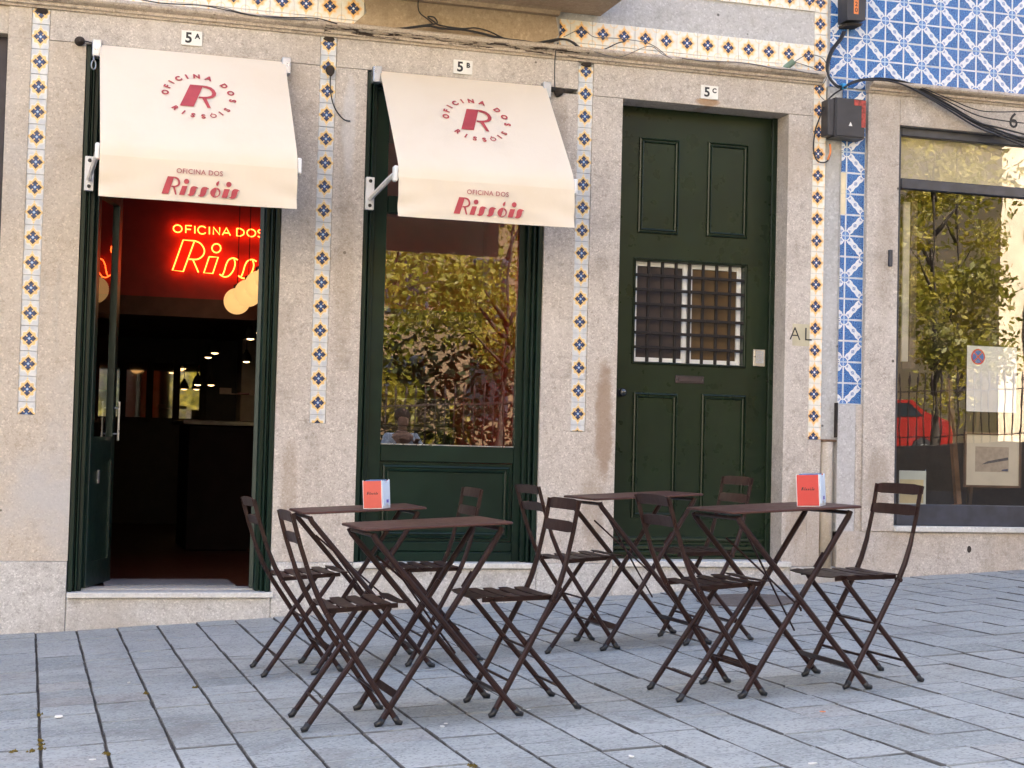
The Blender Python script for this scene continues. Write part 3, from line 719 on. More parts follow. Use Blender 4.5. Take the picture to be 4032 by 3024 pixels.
# tiles
bt = sub('blue_tile_field', house2); PB = .1405
org = W(3490.3, 79.4)
for i in range(-8, 12):
    for jn in range(-6, 8):
        x, z = org.x+i*PB, org.z+jn*PB
        a, b_ = max(x, 1.838), min(x+PB, 3.75); c, d = max(z, 3.461 if x+PB/2 > 2.1 else 3.40), min(z+PB, 4.45)
        if b_-a < .012 or d-c < .012: continue
        tile(M['blue'], bt, a, b_, c, d, ((a-x)/PB, (b_-x)/PB, (c-z)/PB, (d-z)/PB), .012, (i+jn) % 2 == 1)
bs = sub('blue_tile_strip', house2)
for i in range(-1, 1):
    for jn in range(0, 17):
        x, z = 2.111-PB*(-i)-(PB if i == 0 else 0)+0, 1.283+jn*PB
        x = 2.111-PB*(1-i)
        a, b_ = max(x, 1.935), x+PB; c, d = z, min(z+PB, 3.40)
        if d-c < .012 or (i == -1 and 9 <= jn < 11): continue
        tile(M['blue'], bs, a, b_, c, d, ((a-x)/PB, 1, 0, (d-c)/PB), .010, (i+jn) % 2 == 1)
mm = paint('cream_patch_tile', (.74, .64, .44), .35, .1)
for jn in (9, 10): tile(mm, bs, 1.935, 2.111-PB, 1.283+jn*PB, 1.283+(jn+1)*PB, (0, 1, 0, 1), .012)
p = W(3502, 1017, -.02); box('wall_bell', M['slate'], house2, p.x-.012, p.x+.012, -.045, -.0205, p.z-.055, p.z+.055, .003)
p = W(3816, 2163, -.012); MB().prism([(p.x+.016*math.cos(k*.628), p.z+.024*math.sin(k*.628)) for k in range(10)], -.0135, -.0115).build('drain_hole', M['soot'], house2)
# shop window
sw = sub('shop_window', house2); SL = M['slate']
box('frame', SL, sw, 2.351, 2.393, .03, .09, .483, 3.174, .004); box('frame', SL, sw, 2.394, 5.4, .03, .09, 3.118, 3.174, .004)
box('transom', SL, sw, 2.394, 5.4, .028, .09, 2.758, 2.828, .005); box('bottom_board', SL, sw, 2.394, 5.4, .026, .09, .483, .626, .005)
MB().quad([(2.393, .06, .626), (5.4, .06, .626), (5.4, .06, 2.758), (2.393, .06, 2.758)]).build('pane', M['glass_shop'], sw)
MB().quad([(2.393, .06, 2.828), (5.4, .06, 2.828), (5.4, .06, 3.118), (2.393, .06, 3.118)]).build('pane', M['glass_shop'], sw)
box('blind', paint('cream_blind', (.62, .55, .42), .8, .1), sw, 2.42, 5.4, .12, .14, 2.80, 3.16, 0)
box('right_wall', ST, house2, 5.4, 9, -.02, .3, .4445, 3.175)
# shop interior shell
for nm, a in (('shop_back', (2.0, 8, 2.6, 2.7, .2, 3.3)), ('shop_floor', (2.0, 8, .12, 2.7, .35, .42)), ('shop_ceiling', (2.0, 8, .16, 2.7, 3.2, 3.29)), ('shop_side', (2.0, 2.1, .31, 2.6, .42, 3.2)), ('shop_side', (7.9, 8, .31, 2.6, .42, 3.2))): box(nm, M['dark_wall'], house2, *a, 0)
box('display_shelf', paint('dark_shelf', (.05, .045, .05), .5, .2), house2, 2.36, 5.4, .10, .9, .55, .60, .003)

# ================================================================== LOGO SHAPES (crop units, baseline slope removed)
def dsl(pts, x0=210, y0=680, k=.056, s=400.): return [((x-x0)/s, (y0-(y-k*(x-x0)))/s) for x, y in pts]
def disc(cx_, cy_, r, n=18, rx=1): return [(cx_+r*rx*math.cos(2*math.pi*a/n), cy_+r*math.sin(2*math.pi*a/n)) for a in range(n)]
R_STEM = [(340, 275), (490, 283), (365, 690), (210, 680)]
R_OUT = [(470, 280), (530, 288), (580, 312), (615, 360), (632, 420), (622, 470), (590, 505), (550, 522), (500, 530), (425, 526)]
R_IN = [(492, 322), (525, 332), (555, 352), (578, 388), (585, 428), (577, 460), (555, 480), (525, 492), (490, 497), (434, 495)]
R_LEG = [(465, 520), (515, 525), (557, 706), (520, 701)]
I_ = [(680, 495), (800, 500), (735, 715), (610, 705)]
S_ = [(1050, 540), (1000, 508), (940, 497), (895, 512), (868, 550), (856, 610), (848, 672), (832, 698), (805, 688), (812, 714), (865, 736), (925, 724), (965, 690), (988, 630), (1000, 565), (1020, 545), (1040, 556)]
O_L = [(1480, 525), (1430, 526), (1370, 560), (1330, 610), (1322, 660), (1345, 715), (1390, 752), (1440, 765), (1425, 735), (1470, 590)]
O_OUT = [(1480, 525), (1530, 552), (1560, 600), (1565, 650), (1545, 710), (1500, 748), (1440, 765)]
O_IN = [(1482, 575), (1510, 590), (1530, 620), (1534, 655), (1518, 700), (1480, 728), (1432, 738)]
ACC = [(1530, 370), (1520, 430), (1500, 482), (1480, 490), (1458, 465), (1456, 430), (1480, 395), (1505, 378)]
I2 = [(1650, 555), (1780, 560), (1715, 770), (1590, 765)]
def sh(p, dx, dy): return [(x+dx, y+dy) for x, y in p]
def flat(mb, poly, mx):
    i = len(mb.v); mb.v += [tuple(mx @ Vector((x, y, 0))) for x, y in poly]; mb.f.append(tuple(range(i, i+len(poly))))
def ring(mb, a, b_, mx):
    for k in range(len(a)-1): flat(mb, [a[k], a[k+1], b_[k+1], b_[k]], mx)
def tri_fill(mb, poly, mx):
    bm = bmesh.new(); f = bm.faces.new([bm.verts.new((x, y, 0)) for x, y in poly]); bm.verts.index_update()
    r_ = bmesh.ops.triangulate(bm, faces=[f]); bm.verts.index_update(); i = len(mb.v)
    mb.v += [tuple(mx @ v.co) for v in bm.verts]; mb.f += [tuple(i+v.index for v in q.verts) for q in bm.faces]; bm.free()
def glyph_R(mb, mx):
    tri_fill(mb, dsl(R_STEM), mx); ring(mb, dsl(R_OUT), dsl(R_IN), mx); tri_fill(mb, dsl(R_LEG), mx)
def logo(mb, mx):
    glyph_R(mb, mx)
    for p in (I_, disc(773, 392, 61), S_, sh(S_, 245, 14), O_L, ACC, I2, disc(1752, 447, 63), sh(S_, 962, 54)): tri_fill(mb, dsl(p), mx)
    ring(mb, dsl(O_OUT), dsl(O_IN), mx)

# ================================================================== AWNINGS
def awning(x0, x1, label):
    ztop, zf, zb, yf = 3.207, 2.458, 2.232, -.655
    t = thing('awning', label, 'awning', ((x0+x1)/2, 0, 3.2), 'cream awnings over the shop doors'); wdt = x1-x0; h = wdt/2
    L = lambda p: (p[0], p[1], p[2]-3.2)
    top, nose = Vector((0, -.045, ztop)), Vector((0, -.60, 2.585))
    prof_ = [top.lerp(nose, k/10) for k in range(11)]+[Vector((0, -.630, 2.545)), Vector((0, -.648, 2.505)), Vector((0, yf, zf))]
    mb = MB(); nx = 28; cols = []
    for a in range(nx+1):
        u = a/nx; col = []
        for k, p in enumerate(prof_):
            sag = -.006*math.sin(math.pi*min(1, k/10))*math.sin(math.pi*u)
            col.append(len(mb.v)); mb.v.append(L((-h+wdt*u, p.y+sag*.7, p.z+sag)))
        cols.append(col)
    for a in range(nx):
        for k in range(len(prof_)-1): mb.f.append((cols[a][k], cols[a][k+1], cols[a+1][k+1], cols[a+1][k]))
    c = mb.build('canopy', M['canvas'], t, True)
    mb = MB(); nz = 10
    for a in range(nx+1):
        for k in range(nz+1):
            u, v_ = a/nx, k/nz
            ripple = (.005*math.sin(u*9+v_*2)+.012*math.exp(-u*8)*math.sin(v_*11+u*14)+.011*math.exp(-(1-u)*8)*math.sin(v_*9+1-u*12))*v_
            mb.v.append(L((-h+wdt*u, yf-.006+ripple, zf+.004-(zf-zb)*v_)))
    for a in range(nx):
        for k in range(nz): i = a*(nz+1)+k; mb.f.append((i, i+1, i+nz+2, i+nz+1))
    mb.build('valance', M['canvas'], t, True)
    # front bar, roller, arms, brackets
    MB().tube([L((-h-.012, yf+.042, zf+.018)), L((h+.012, yf+.042, zf+.018))], .019, 10).build('front_bar', M['white_metal'], t, True)
    MB().tube([L((-h-.01, -.024, ztop-.045)), L((h+.01, -.024, ztop-.045))], .020, 10).build('roller', M['white_metal'], t, True)
    for s in (-1, 1):
        xs = s*(h+.012)
        MB().box(xs-.013, xs+.013, -.645, -.595, 2.44-3.2, 2.53-3.2, .006).build('end_cap', M['white_metal'], t)
        xa = s*(h+.012)
        MB().tube([L((xa+s*.022, -.02, 2.425)), L((xa, -.46, 2.48)), L((xa, -.62, 2.485))], .0155, 6).build('arm', M['white_metal'], t)
        p = MB(); p.box(xa+s*.02-.026, xa+s*.02+.026, -.012, .02, 2.36-3.2, 2.56-3.2, .003); p.build('arm_bracket', M['white_metal'], t)
        for zz in (2.385, 2.535): MB().lathe([(.011, 0), (.011, .006), (.006, .010)], 8).build('bolt', M['brass'], t).matrix_local = Matrix.Translation((xa+s*.02, -.012, zz-3.2)) @ Matrix.Rotation(R(90), 4, 'X')
        b = MB(); b.box(xs-.03, xs+.022, -.06, .014, 3.135-3.2, 3.235-3.2, .004); b.build('roller_bracket', M['steel'], t)
    if x0 < -2:   # crank eye
        mbk = MB(); pts = [(-h-.03+.013*math.cos(a*.5236), -.05, 3.085-3.2+.027*math.sin(a*.5236)) for a in range(13)]; mbk.tube(pts, .0045, 5, False); mbk.tube([(-h-.03, -.05, 3.112-3.2), (-h-.03, -.04, 3.15-3.2)], .005, 5); mbk.build('crank_eye', M['steel'], t)
    # printing: emblem on the slope
    ex = Vector((1, 0, 0)); ey = (top-nose).normalized(); ez = ex.cross(ey); cc_ = top.lerp(nose, .505)-Vector((0, 0, 3.2))+ez*.004
    base = Matrix(((ex.x, ey.x, ez.x, cc_.x+.012), (ex.y, ey.y, ez.y, cc_.y), (ex.z, ey.z, ez.z, cc_.z), (0, 0, 0, 1)))
    mb = MB(); glyph_R(mb, base @ Matrix.Translation((-.112, -.100, 0)) @ Matrix.Scale(.200, 4)); mb.build('emblem', M['print'], t)
    mb = MB(); rad = .188
    top_word, bot = 'OFICINA DOS', 'RISS\u00d3IS'
    angs = [176, 158.5, 143, 126, 109.5, 92, 71, None, 39, 17, -5]
    for ch, a in zip(top_word, angs):
        if ch == ' ': continue
        me = text_mesh(ch, .053, M['print'], .0003, .0024); th = R(a)
        append_mesh(mb, me, base @ Matrix.Translation((rad*math.cos(th), rad*math.sin(th), 0)) @ Matrix.Rotation(th-R(90), 4, 'Z')); bpy.data.meshes.remove(me)
    for ch, a in zip(bot, (222, 240, 257, 275, 293, 309, 325)):
        me = text_mesh(ch, .050, M['print'], .0003, .0022 if ch != '\u00d3' else .0006); th = R(a)
        append_mesh(mb, me, base @ Matrix.Translation((rad*math.cos(th), rad*math.sin(th), 0)) @ Matrix.Rotation(th+R(90), 4, 'Z')); bpy.data.meshes.remove(me)
    mb.build('ring_lettering', M['print'], t)
    vb = Matrix.Translation((0.0, yf-.0165, 0)) @ FACE
    mb = MB(); logo(mb, Matrix.Translation((-.205, 0, zb-3.2+.040)) @ vb @ Matrix.Scale(.094, 4)); mb.build('wordmark', M['print'], t)
    text('OFICINA DOS', .038, M['print_faded'], t, (-.003, yf-.0165, zb-3.2+.170), offset=.0006, space=1.08, extrude=.0004)
    return t
awning(-2.882, -1.807, 'cream awning over the open door under house number 5A')
awning(-1.228, -.168, 'cream awning over the glazed door under house number 5B')

# ================================================================== NUMBER PLATES, LETTERS
def plate(cx_, cz, big, small, label):
    t = thing('house_number_plate', label, 'number plate', (cx_, -.002, cz), 'white house number plates')
    MB().box(-.061, .061, -.010, 0, -.044, .044, .002).build('plate', M['enamel'], t)
    text(big, .085, M['black'], t, (-.018, -.0105, -.002), offset=.0025); text(small, .042, M['black'], t, (.033, -.0105, .012), offset=.0018)
plate(-2.357, 3.305, '5', 'A', 'white plate reading 5A above the left cream awning')
plate(-.698, 3.287, '5', 'B', 'white plate reading 5B above the middle awning')
plate(.961, 3.276, '5', 'C', 'white plate reading 5C above the panelled green door')
t = thing('painted_letters', 'black letters A L on the granite beside the panelled door', 'lettering', (1.65, -.001, 1.73))
text('A', .125, M['black'], t, (-.042, -.0012, 0), offset=-.0015); text('L', .125, M['black'], t, (.052, -.0012, 0), offset=-.0015)
t = thing('painted_number', 'black number 6 painted above the shop window', 'lettering', (3.226, -.023, 3.274)); text('6', .15, M['black'], t, (0, -.0012, 0), offset=.001)
o = box('paint_patch', paint('yellowed_paint', (.52, .47, .33), .8, .1), None, 1.59, 1.714, -.0012, .0, 1.655, 1.80, 0); tag(o, 'yellowed paint patch behind the letters A L', 'paint patch')

# ================================================================== BOXES AND CABLES
def z3(x, y): return 2688+.6076*x, .6076*y
def z2(x, y): return 1344+.6076*x, .6076*y
def z1(x, y): return .6076*x, .6076*y
def run(name, zf, pts, r, label, y=-.05, mat='cable', cat='cable', group='cables on the house fronts'):
    pp = [tuple(W(*zf(a, b_), y if len(q) < 1 else q[0])) for a, b_, *q in pts]
    o = MB().tube(pp, r, 5, True, 6).build(name, M[mat], None, True); return tag(o, label, cat, group)
t = thing('junction_box', 'black box with orange 2420 label on the blue tiles', 'junction box', (1.955, .01, 3.82))
MB().prism([(-.066, 0), (.066, .012), (.075, .36), (-.075, .36)], -.13, 0).build('body', M['box_plastic'], t)
MB().prism([(-.060, -.03), (.055, -.02), (.064, -.002), (-.064, -.014)], -.10, -.0).build('gland', M['soot'], t)
MB().box(-.020, .014, -.1325, -.1305, .045, .40, .0).build('label', M['orange'], t)
for k, ch in enumerate('2420'): text(ch, .042, M['black'], t, (-.003, -.1335, .190-k*.040), offset=.0006)
t = thing('distribution_box', 'dark grey box with red sticker and white triangle beside the blue tiles', 'junction box', (1.93, .01, 3.04))
MB().prism([(-.112, .0), (.108, .0), (.115, .262), (-.108, .262)], -.11, 0).build('body', M['box_plastic'], t)
MB().box(-.100, .106, -.118, -.111, .008, .256, .003).build('cover', M['box_plastic'], t)
MB().box(-.155, -.1, -.10, .0, .01, .25, .004).build('side_cover', M['box_plastic'], t)
MB().box(.025, .112, -.120, -.1185, .218, .254, 0).box(.082, .112, -.120, -.1185, .075, .218, 0).build('sticker', M['red_label'], t)
MB().prism([(-.012, .078), (.014, .078), (.001, .106)], -.1200, -.1185).build('warning_triangle', M['enamel'], t)
for k, (dx, r, dy) in enumerate(((0, .0085, 0), (9, .007, 6), (-8, .006, -5), (5, .0055, 12))):
    run('hanging_cable', z3, [(1045+dx, 205), (1020+dx, 255), (965+dx, 330), (935+dx*.6, 430+dy), (950+dx*.5, 500+dy), (1000+dx, 555+dy), (1045+dx, 562+dy*.5)], r, ('thick black cable curving down from the box with orange label', 'black cable on the right of those dropping from the orange labelled box', 'black cable on the left of those dropping from the orange labelled box', 'thinnest cable dropping from the box with orange label')[k], -.06-.006*k)
ends = ((2230, 930), (2230, 905), (2230, 875), (2230, 800), (2230, 720), (2230, 955))
mids = ((0, 0), (4, -8), (-6, 7), (0, -14), (4, -22), (6, 12))
for k, (e, d_) in enumerate(zip(ends, mids)):
    f = (e[1]-760)/170
    run('hanging_cable', z3, [(1045, 562+k), (1110, 532+d_[1]*.3), (1200, 515+d_[1]*.3), (1330, 518+d_[1]*.4), (1480, 560+d_[1]*.9), (1680, 655+d_[1]*1.4+12*f), (1900, 745+f*55+d_[1]), (2060, (745+e[1])/2+f*30), e], (.0085, .0075, .007, .0045, .004, .0065)[k], ('thickest black cable of the bundle sagging across the shop front', 'thick black cable just above the thickest one of the sagging bundle', 'black cable in the middle of the sagging bundle on the shop front', 'thin cable ending highest but one across the shop front', 'thinnest cable, highest of those crossing the shop front', 'lowest black cable of the bundle sagging across the shop front')[k], -.075-.005*k)
tp = W(*z3(1042, 563), -.07); o = MB().tube([(tp.x-.014, tp.y, tp.z+.002), (tp.x+.014, tp.y, tp.z+.004)], .021, 10).build('cable_tape', M['blue_tie']); tag(o, 'bright blue tape binding the black cables', 'tape')
run('hanging_cable', z3, [(1035, 575), (980, 610), (940, 648)], .006, 'short black cable from the blue tape to the dark grey box', -.06)
run('hanging_cable', z3, [(915, 690), (885, 770), (858, 850), (848, 960), (862, 1025), (890, 1052), (935, 1045), (958, 990), (952, 930)], .0052, 'thin black cable looping below the dark grey box', -.03)
run('hanging_cable', z3, [(940, 1035), (957, 985), (954, 935)], .0075, 'short orange cable below the dark grey box', -.034, 'orange')
run('hanging_cable', z3, [(720, 405), (790, 362), (860, 358), (915, 385), (940, 440), (945, 470)], .003, 'thin wire arching from the green conduit to the cables', -.05, 'cable_grey')
run('hanging_cable', z3, [(715, 400), (800, 425), (870, 455), (930, 500), (900, 560), (885, 610), (920, 650)], .0025, 'thin wire trailing over the cream tiles to the dark grey box', -.02, 'cable_grey')
run('hanging_cable', z3, [(-5, 378), (160, 398), (330, 402), (480, 420), (600, 445), (700, 452), (800, 470), (880, 480)], .0035, 'thin cable lying on the cornice over the panelled door', -.085, 'cable_grey')
run('hanging_cable', z2, [(20, 160), (200, 178), (340, 188), (440, 180), (560, 168), (650, 185), (780, 192), (900, 215), (1020, 245), (1120, 262), (1250, 280), (1330, 268), (1410, 255), (1480, 265), (1560, 320), (1640, 332)], .008, 'thick dusty black cable along the cornice under the balcony', -.055)
run('hanging_cable', z2, [(430, 178), (560, 160), (620, 150), (600, 112), (560, 110), (600, 140), (640, 165), (780, 185), (870, 182), (960, 205), (1060, 250), (1160, 262), (1240, 275)], .005, 'looped black cable tangled under the balcony', -.06)
run('hanging_cable', z2, [(500, -10), (497, 40), (510, 85), (560, 125), (600, 160)], .004, 'black cable dropping from the balcony to the cornice', -.04)
run('hanging_cable', z2, [(1230, 290), (1330, 282), (1430, 255), (1500, 270), (1560, 310), (1680, 325), (1790, 280), (1830, 272)], .004, 'thin cable climbing onto the cream tile band', -.05)
run('hanging_cable', z2, [(1440, 240), (1560, 190), (1640, 240), (1800, 250), (2000, 285), (2130, 375), (2212, 390)], .0026, 'thin wire crossing the cream tile band', -.03, 'cable_grey')
run('hanging_cable', z2, [(1640, 335), (1800, 370), (1990, 300), (2080, 350), (2140, 380)], .0026, 'thin wire sagging under the cream tile band', -.08, 'cable_grey')
run('hanging_cable', z2, [(1405, 275), (1388, 340), (1382, 450), (1383, 590)], .0038, 'thin black wire dropping to the middle awning corner', -.06)
run('hanging_cable', z1, [(900, -5), (1060, 22), (1300, 35), (1480, 68), (1640, 100), (1850, 113), (2040, 118), (2130, 138), (2185, 155)], .004, 'thin black cable along the cornice over number 5A', -.085)
run('hanging_cable', z1, [(1250, 32), (1420, 45), (1600, 90), (1830, 122), (2060, 128)], .003, 'second thin cable along the cornice over number 5A', -.09, 'cable_grey')
run('hanging_cable', z1, [(2142, 470), (2140, 560), (2150, 640), (2175, 710), (2225, 772), (2270, 785)], .0042, 'black wire hanging over the tile strip between the awnings', -.012)
run('hanging_cable', z1, [(515, 262), (560, 268), (600, 280), (640, 285)], .0042, 'short black wire at the left awning bracket', -.05)
def knob(zf, x, y_, label, d=(0, -1, -.4)):
    p = W(*zf(x, y_), -.0); t = tag(MB().lathe([(.026, -.002), (.028, .012), (.024, .035), (.014, .048), (.010, .06)], 12).build('cable_gland', M['soot'], None, True), label, 'cable gland', 'black cable glands by the awnings')
    t.matrix_world = Matrix.Translation(p) @ Vector(d).to_track_quat('Z', 'Y').to_matrix().to_4x4()
knob(z1, 510, 268, 'small black cable gland above the left awning corner', (.4, -1, -.1)); knob(z1, 2138, 445, 'black cable gland on the tile strip between the awnings', (0, -.7, -.9)); knob(z2, 1390, 605, 'black cable gland at the right corner of the middle awning', (.8, -.7, .3))
p = W(*z3(690, 418), -.05); o = MB().tube([(p.x-.028, -.045, p.z-.028), (p.x+.022, -.075, p.z+.020)], .021, 10).build('conduit_stub', paint('green_conduit', (.17, .25, .19), .6, .15)); tag(o, 'short grey green conduit stub on the cornice by number 5C', 'conduit')

# ================================================================== FURNITURE
B_, BT, RB = M['brown'], M['brown_top'], M['rubber']
def copy_tree(o, parent=None):
    c = o.copy(); COL.objects.link(c); c.parent = parent
    for ch in o.children: copy_tree(ch, c)
    return c
def stand(o, x, y_, rz):
    o.location = (x, y_, SLOPE*x); o.rotation_euler = (Matrix.Rotation(TILT, 3, 'Y') @ Matrix.Rotation(rz, 3, 'Z')).to_euler()
def make_chair():
    t = thing('folding_chair', '', 'chair', group='brown slatted folding chairs outside the shop')
    for s in (-1, 1):
        yb, yf_ = s*.178, s*.160
        pts = [(-.170, yb, .014), (-.024, yb, .252), (.080, yb, .424), (.112, yb, .49), (.140, yb, .565), (.152, yb, .610)]
        lg = MB().tube(pts, [.0112]*4+[.010, .0085], 8).bar([(.150, yb, .600), (.158, yb, .63), (.172, yb, .68), (.186, yb, .74), (.199, yb, .80)], .005, .017).build('back_leg', B_, t, False)
        MB().tube([(-.158, yb, .034), (-.170, yb, .014), (-.186, yb, .0085)], [.0126, .0126, .0085], 8).build('foot_cap', RB, lg, True)
        fl = MB().tube([(-.155, yf_, .436), (-.146, yf_, .42), (.170, yf_, .014)], .0108, 8).build('front_leg', B_, t)
        MB().tube([(.158, yf_, .032), (.170, yf_, .014), (.186, yf_, .0085)], [.0124, .0124, .0085], 8).build('foot_cap', RB, fl, True)
        MB().bar([(-.19, s*.148, .4405), (-.05, s*.148, .4375), (.085, s*.148, .434)], .004, .018).build('seat_rail', B_, t)
        MB().tube([(.080, s*.160, .424), (.080, s*.196, .424)], .009, 8).build('pivot', B_, t)
    def slat(w_, yl, thick, bow):
        mb = MB(); ns = 6
        for a in range(ns+1):
            yy = -yl+2*yl*a/ns; zz = -bow*(1-(2*a/ns-1)**2); end = .006 if a in (0, ns) else 0
            mb.v += [(-w_/2+end, yy, zz), (w_/2-end, yy, zz), (w_/2-end, yy, zz+thick), (-w_/2+end, yy, zz+thick)]
        for a in range(ns):
            for q in range(4): mb.f.append((4*a+q, 4*a+(q+1) % 4, 4*a+4+(q+1) % 4, 4*a+4+q)[::-1])
        mb.f += [(0, 1, 2, 3), tuple(4*ns+q for q in (3, 2, 1, 0))]
        return mb
    seat_me = slat(.049, .188, .0045, .004).mesh('seat_slat', B_)
    for k, (x, z) in enumerate(((-.203, .4505), (-.138, .4495), (-.073, .447), (-.008, .4455), (.057, .444))):
        o = put('seat_slat', seat_me, t, (x, 0, z)); o.rotation_euler = (0, R((-6, 0, 1.5, 1.5, 0)[k]), 0)
    back_me = slat(.044, .192, .004, -.009).mesh('back_slat', B_)
    for x, z in ((.172, .697), (.197, .781)):
        o = put('back_slat', back_me, t, (x+.004, 0, z)); o.rotation_euler = (0, R(-90+15), 0)
    MB().tube([(-.095, -.178, .130), (-.095, .178, .130)], .0055, 6).build('stretcher', B_, t)
    MB().tube([(.110, -.160, .092), (.110, .160, .092)], .0055, 6).build('stretcher', B_, t)
    MB().tube([(-.024, -.178, .252), (-.024, .178, .252)], .005, 6).build('stretcher', B_, t)
    return t
chair = make_chair()
chairs = [(-1.980, -2.175, math.pi, 'brown folding chair nearest the open green doorway'),
          (-2.020, -3.560, math.pi, 'brown folding chair left of the empty table in front'),
          (-1.312, -2.165, 0, 'brown folding chair standing before the glazed green door panel'),
          (-1.320, -3.567, 0, 'brown folding chair right of the empty table in front, its back to the viewer\u2019s right'),
          (-.622, -2.108, math.pi, 'brown folding chair left of the table before the panelled door'),
          (-.563, -3.600, math.pi, 'brown folding chair left of the table with the brighter red napkin holder'),
          (.070, -2.152, 0, 'brown folding chair right against the panelled door, behind the front table'),
          (.141, -3.604, 0, 'rightmost brown folding chair, beside the shop window')]
for k, (x, y_, rz, lab) in enumerate(chairs):
    c = chair if k == 0 else copy_tree(chair); c['label'] = lab.replace('\u2019', "'"); stand(c, x, y_, rz+rnd.uniform(-.03, .03))
def make_table():
    t = thing('folding_table', '', 'table', group='brown folding tables outside the shop')
    mb = MB(); hx, hy, rr = .285, .235, .018; out = []
    for cx_, cy_, a0 in ((hx-rr, hy-rr, 0), (-hx+rr, hy-rr, 90), (-hx+rr, -hy+rr, 180), (hx-rr, -hy+rr, 270)):
        for k in range(5): a = R(a0+22.5*k); out.append((cx_+rr*math.cos(a), cy_+rr*math.sin(a)))
    n = len(out); sc_ = lambda f, p: (p[0]*(1-f/hx), p[1]*(1-f/hy))
    lev = [(.002, .7235), (0, .7255), (0, .730), (.0015, .7327), (.005, .734)]
    for f, z in lev: mb.v += [(*sc_(f, p), z) for p in out]
    for a in range(len(lev)-1):
        for k in range(n): mb.f.append((a*n+k, a*n+(k+1) % n, (a+1)*n+(k+1) % n, (a+1)*n+k))
    mb.f.append(tuple((len(lev)-1)*n+k for k in range(n))); mb.f.append(tuple(range(n))[::-1])
    o = mb.build('table_top', BT, t); o.location = (-.018, 0, 0)
    for s in (-1, 1):
        ya, yb = s*.222, s*.192
        lg = MB().tube([(-.272, ya, .712), (-.262, ya, .690), (.262, ya, .014)], .0122, 8).build('leg', B_, t)
        MB().tube([(.250, ya, .030), (.262, ya, .014), (.282, ya, .009)], [.0132, .0132, .009], 8).build('foot_cap', RB, lg, True)
        lg = MB().tube([(.232, yb, .712), (.222, yb, .690), (-.262, yb, .014)], .0118, 8).tube([(.115, yb-.012*s, .548), (.075, yb-.012*s, .492)], .0115, 6).build('leg', B_, t)
        MB().tube([(-.250, yb, .030), (-.262, yb, .014), (-.282, yb, .009)], [.0132, .0132, .009], 8).build('foot_cap', RB, lg, True)
        MB().lathe([(.009, -.02), (.009, .02)], 8).build('pivot', B_, t).matrix_local = Matrix.Translation((-.006, s*.207, .36)) @ Matrix.Rotation(R(90), 4, 'X')
    MB().bar([(.178, 0, .112), (.196, 0, .088)], .43, .003).build('stretcher', B_, t)
    MB().bar([(-.178, 0, .118), (-.196, 0, .094)], .37, .003).build('stretcher', B_, t)
    MB().tube([(-.265, -.222, .705), (-.265, .222, .705)], .008, 6).build('top_rod', B_, t); MB().tube([(.228, -.192, .705), (.228, .192, .705)], .008, 6).build('top_rod', B_, t)
    MB().tube([(-.205, .05, .612), (.10, .04, .32), (.115, .04, .305), (.105, .02, .30), (.09, .02, .33)], .0045, 5).build('strut', B_, t)
    MB().tube([(-.225, -.20, .64), (-.02, -.02, .37), (.11, .10, .21)], .0045, 5).build('strut', B_, t)
    return t
table = make_table()
tables = [(-1.660, -2.185, 'brown folding table with the coral napkin holder near the open door'), (-1.660, -3.545, 'empty brown folding table in front, between two chairs'),
          (-.258, -2.105, 'empty brown folding table close before the panelled green door'), (-.222, -3.600, 'brown folding table with the bright red napkin holder in front')]
for k, (x, y_, lab) in enumerate(tables):
    c = table if k == 0 else copy_tree(table); c['label'] = lab; stand(c, x, y_, rnd.uniform(-.015, .015))
def holder(x, y_, rz, face, label):
    t = thing('napkin_holder', label, 'napkin holder', group='napkin holders on the tables'); stand(t, x, y_, rz)
    t.location.z = SLOPE*x+.7345
    hx, hy, h = .044, .050, .128
    for s in (-1, 1):
        MB().box(-hx, hx, s*hy-.003 if s > 0 else s*hy, s*hy if s > 0 else s*hy+.003, .004, h, .001).build('face', M[face], t)
        MB().box(-hx-.003, -hx, s*(hy-.006)-.006, s*(hy-.006)+.006, 0, h+.003, .002).box(hx, hx+.003, s*(hy-.006)-.006, s*(hy-.006)+.006, 0, h+.003, .002).build('edge_rail', M['holder'], t)
    MB().box(-hx, hx, -hy+.003, hy-.003, 0, h-.004, .001).build('body', M['holder'], t)
    MB().prism([(-hy+.008, .012), (-.02, .012), (-.014, .022), (.014, .022), (.02, .012), (hy-.008, .012), (hy-.008, h), (.022, h), (.014, h-.012), (-.014, h-.012), (-.022, h), (-hy+.008, h)], hx+.0035, hx+.006, 'x').build('napkin_front', paint('napkin', (.70, .80, .92), .5, .05), t)
    MB().box(hx+.0062, hx+.0068, -.004, .022, .026, .040, 0).build('mark', paint('violet_print', (.16, .13, .55), .5, .1), t)
    MB().box(-hx+.006, hx-.006, -hy+.012, hy-.012, h-.004, h+.003, .002).build('top', paint('blue_top', (.05, .16, .35), .3, .1), t)
    mb = MB(); logo(mb, Matrix.Translation((-.0265, -hy-.0008, .066)) @ FACE @ Matrix.Scale(.0122, 4)); mb.build('wordmark', M['black'], t)
p = W(1440, 2010, -2.30); holder(-1.655, -2.33, R(-34), 'red_face2', 'coral red napkin holder on the table near the open door')
holder(-.158, -3.70, R(-41), 'red_face', 'bright red napkin holder on the table in front of the granite pier')

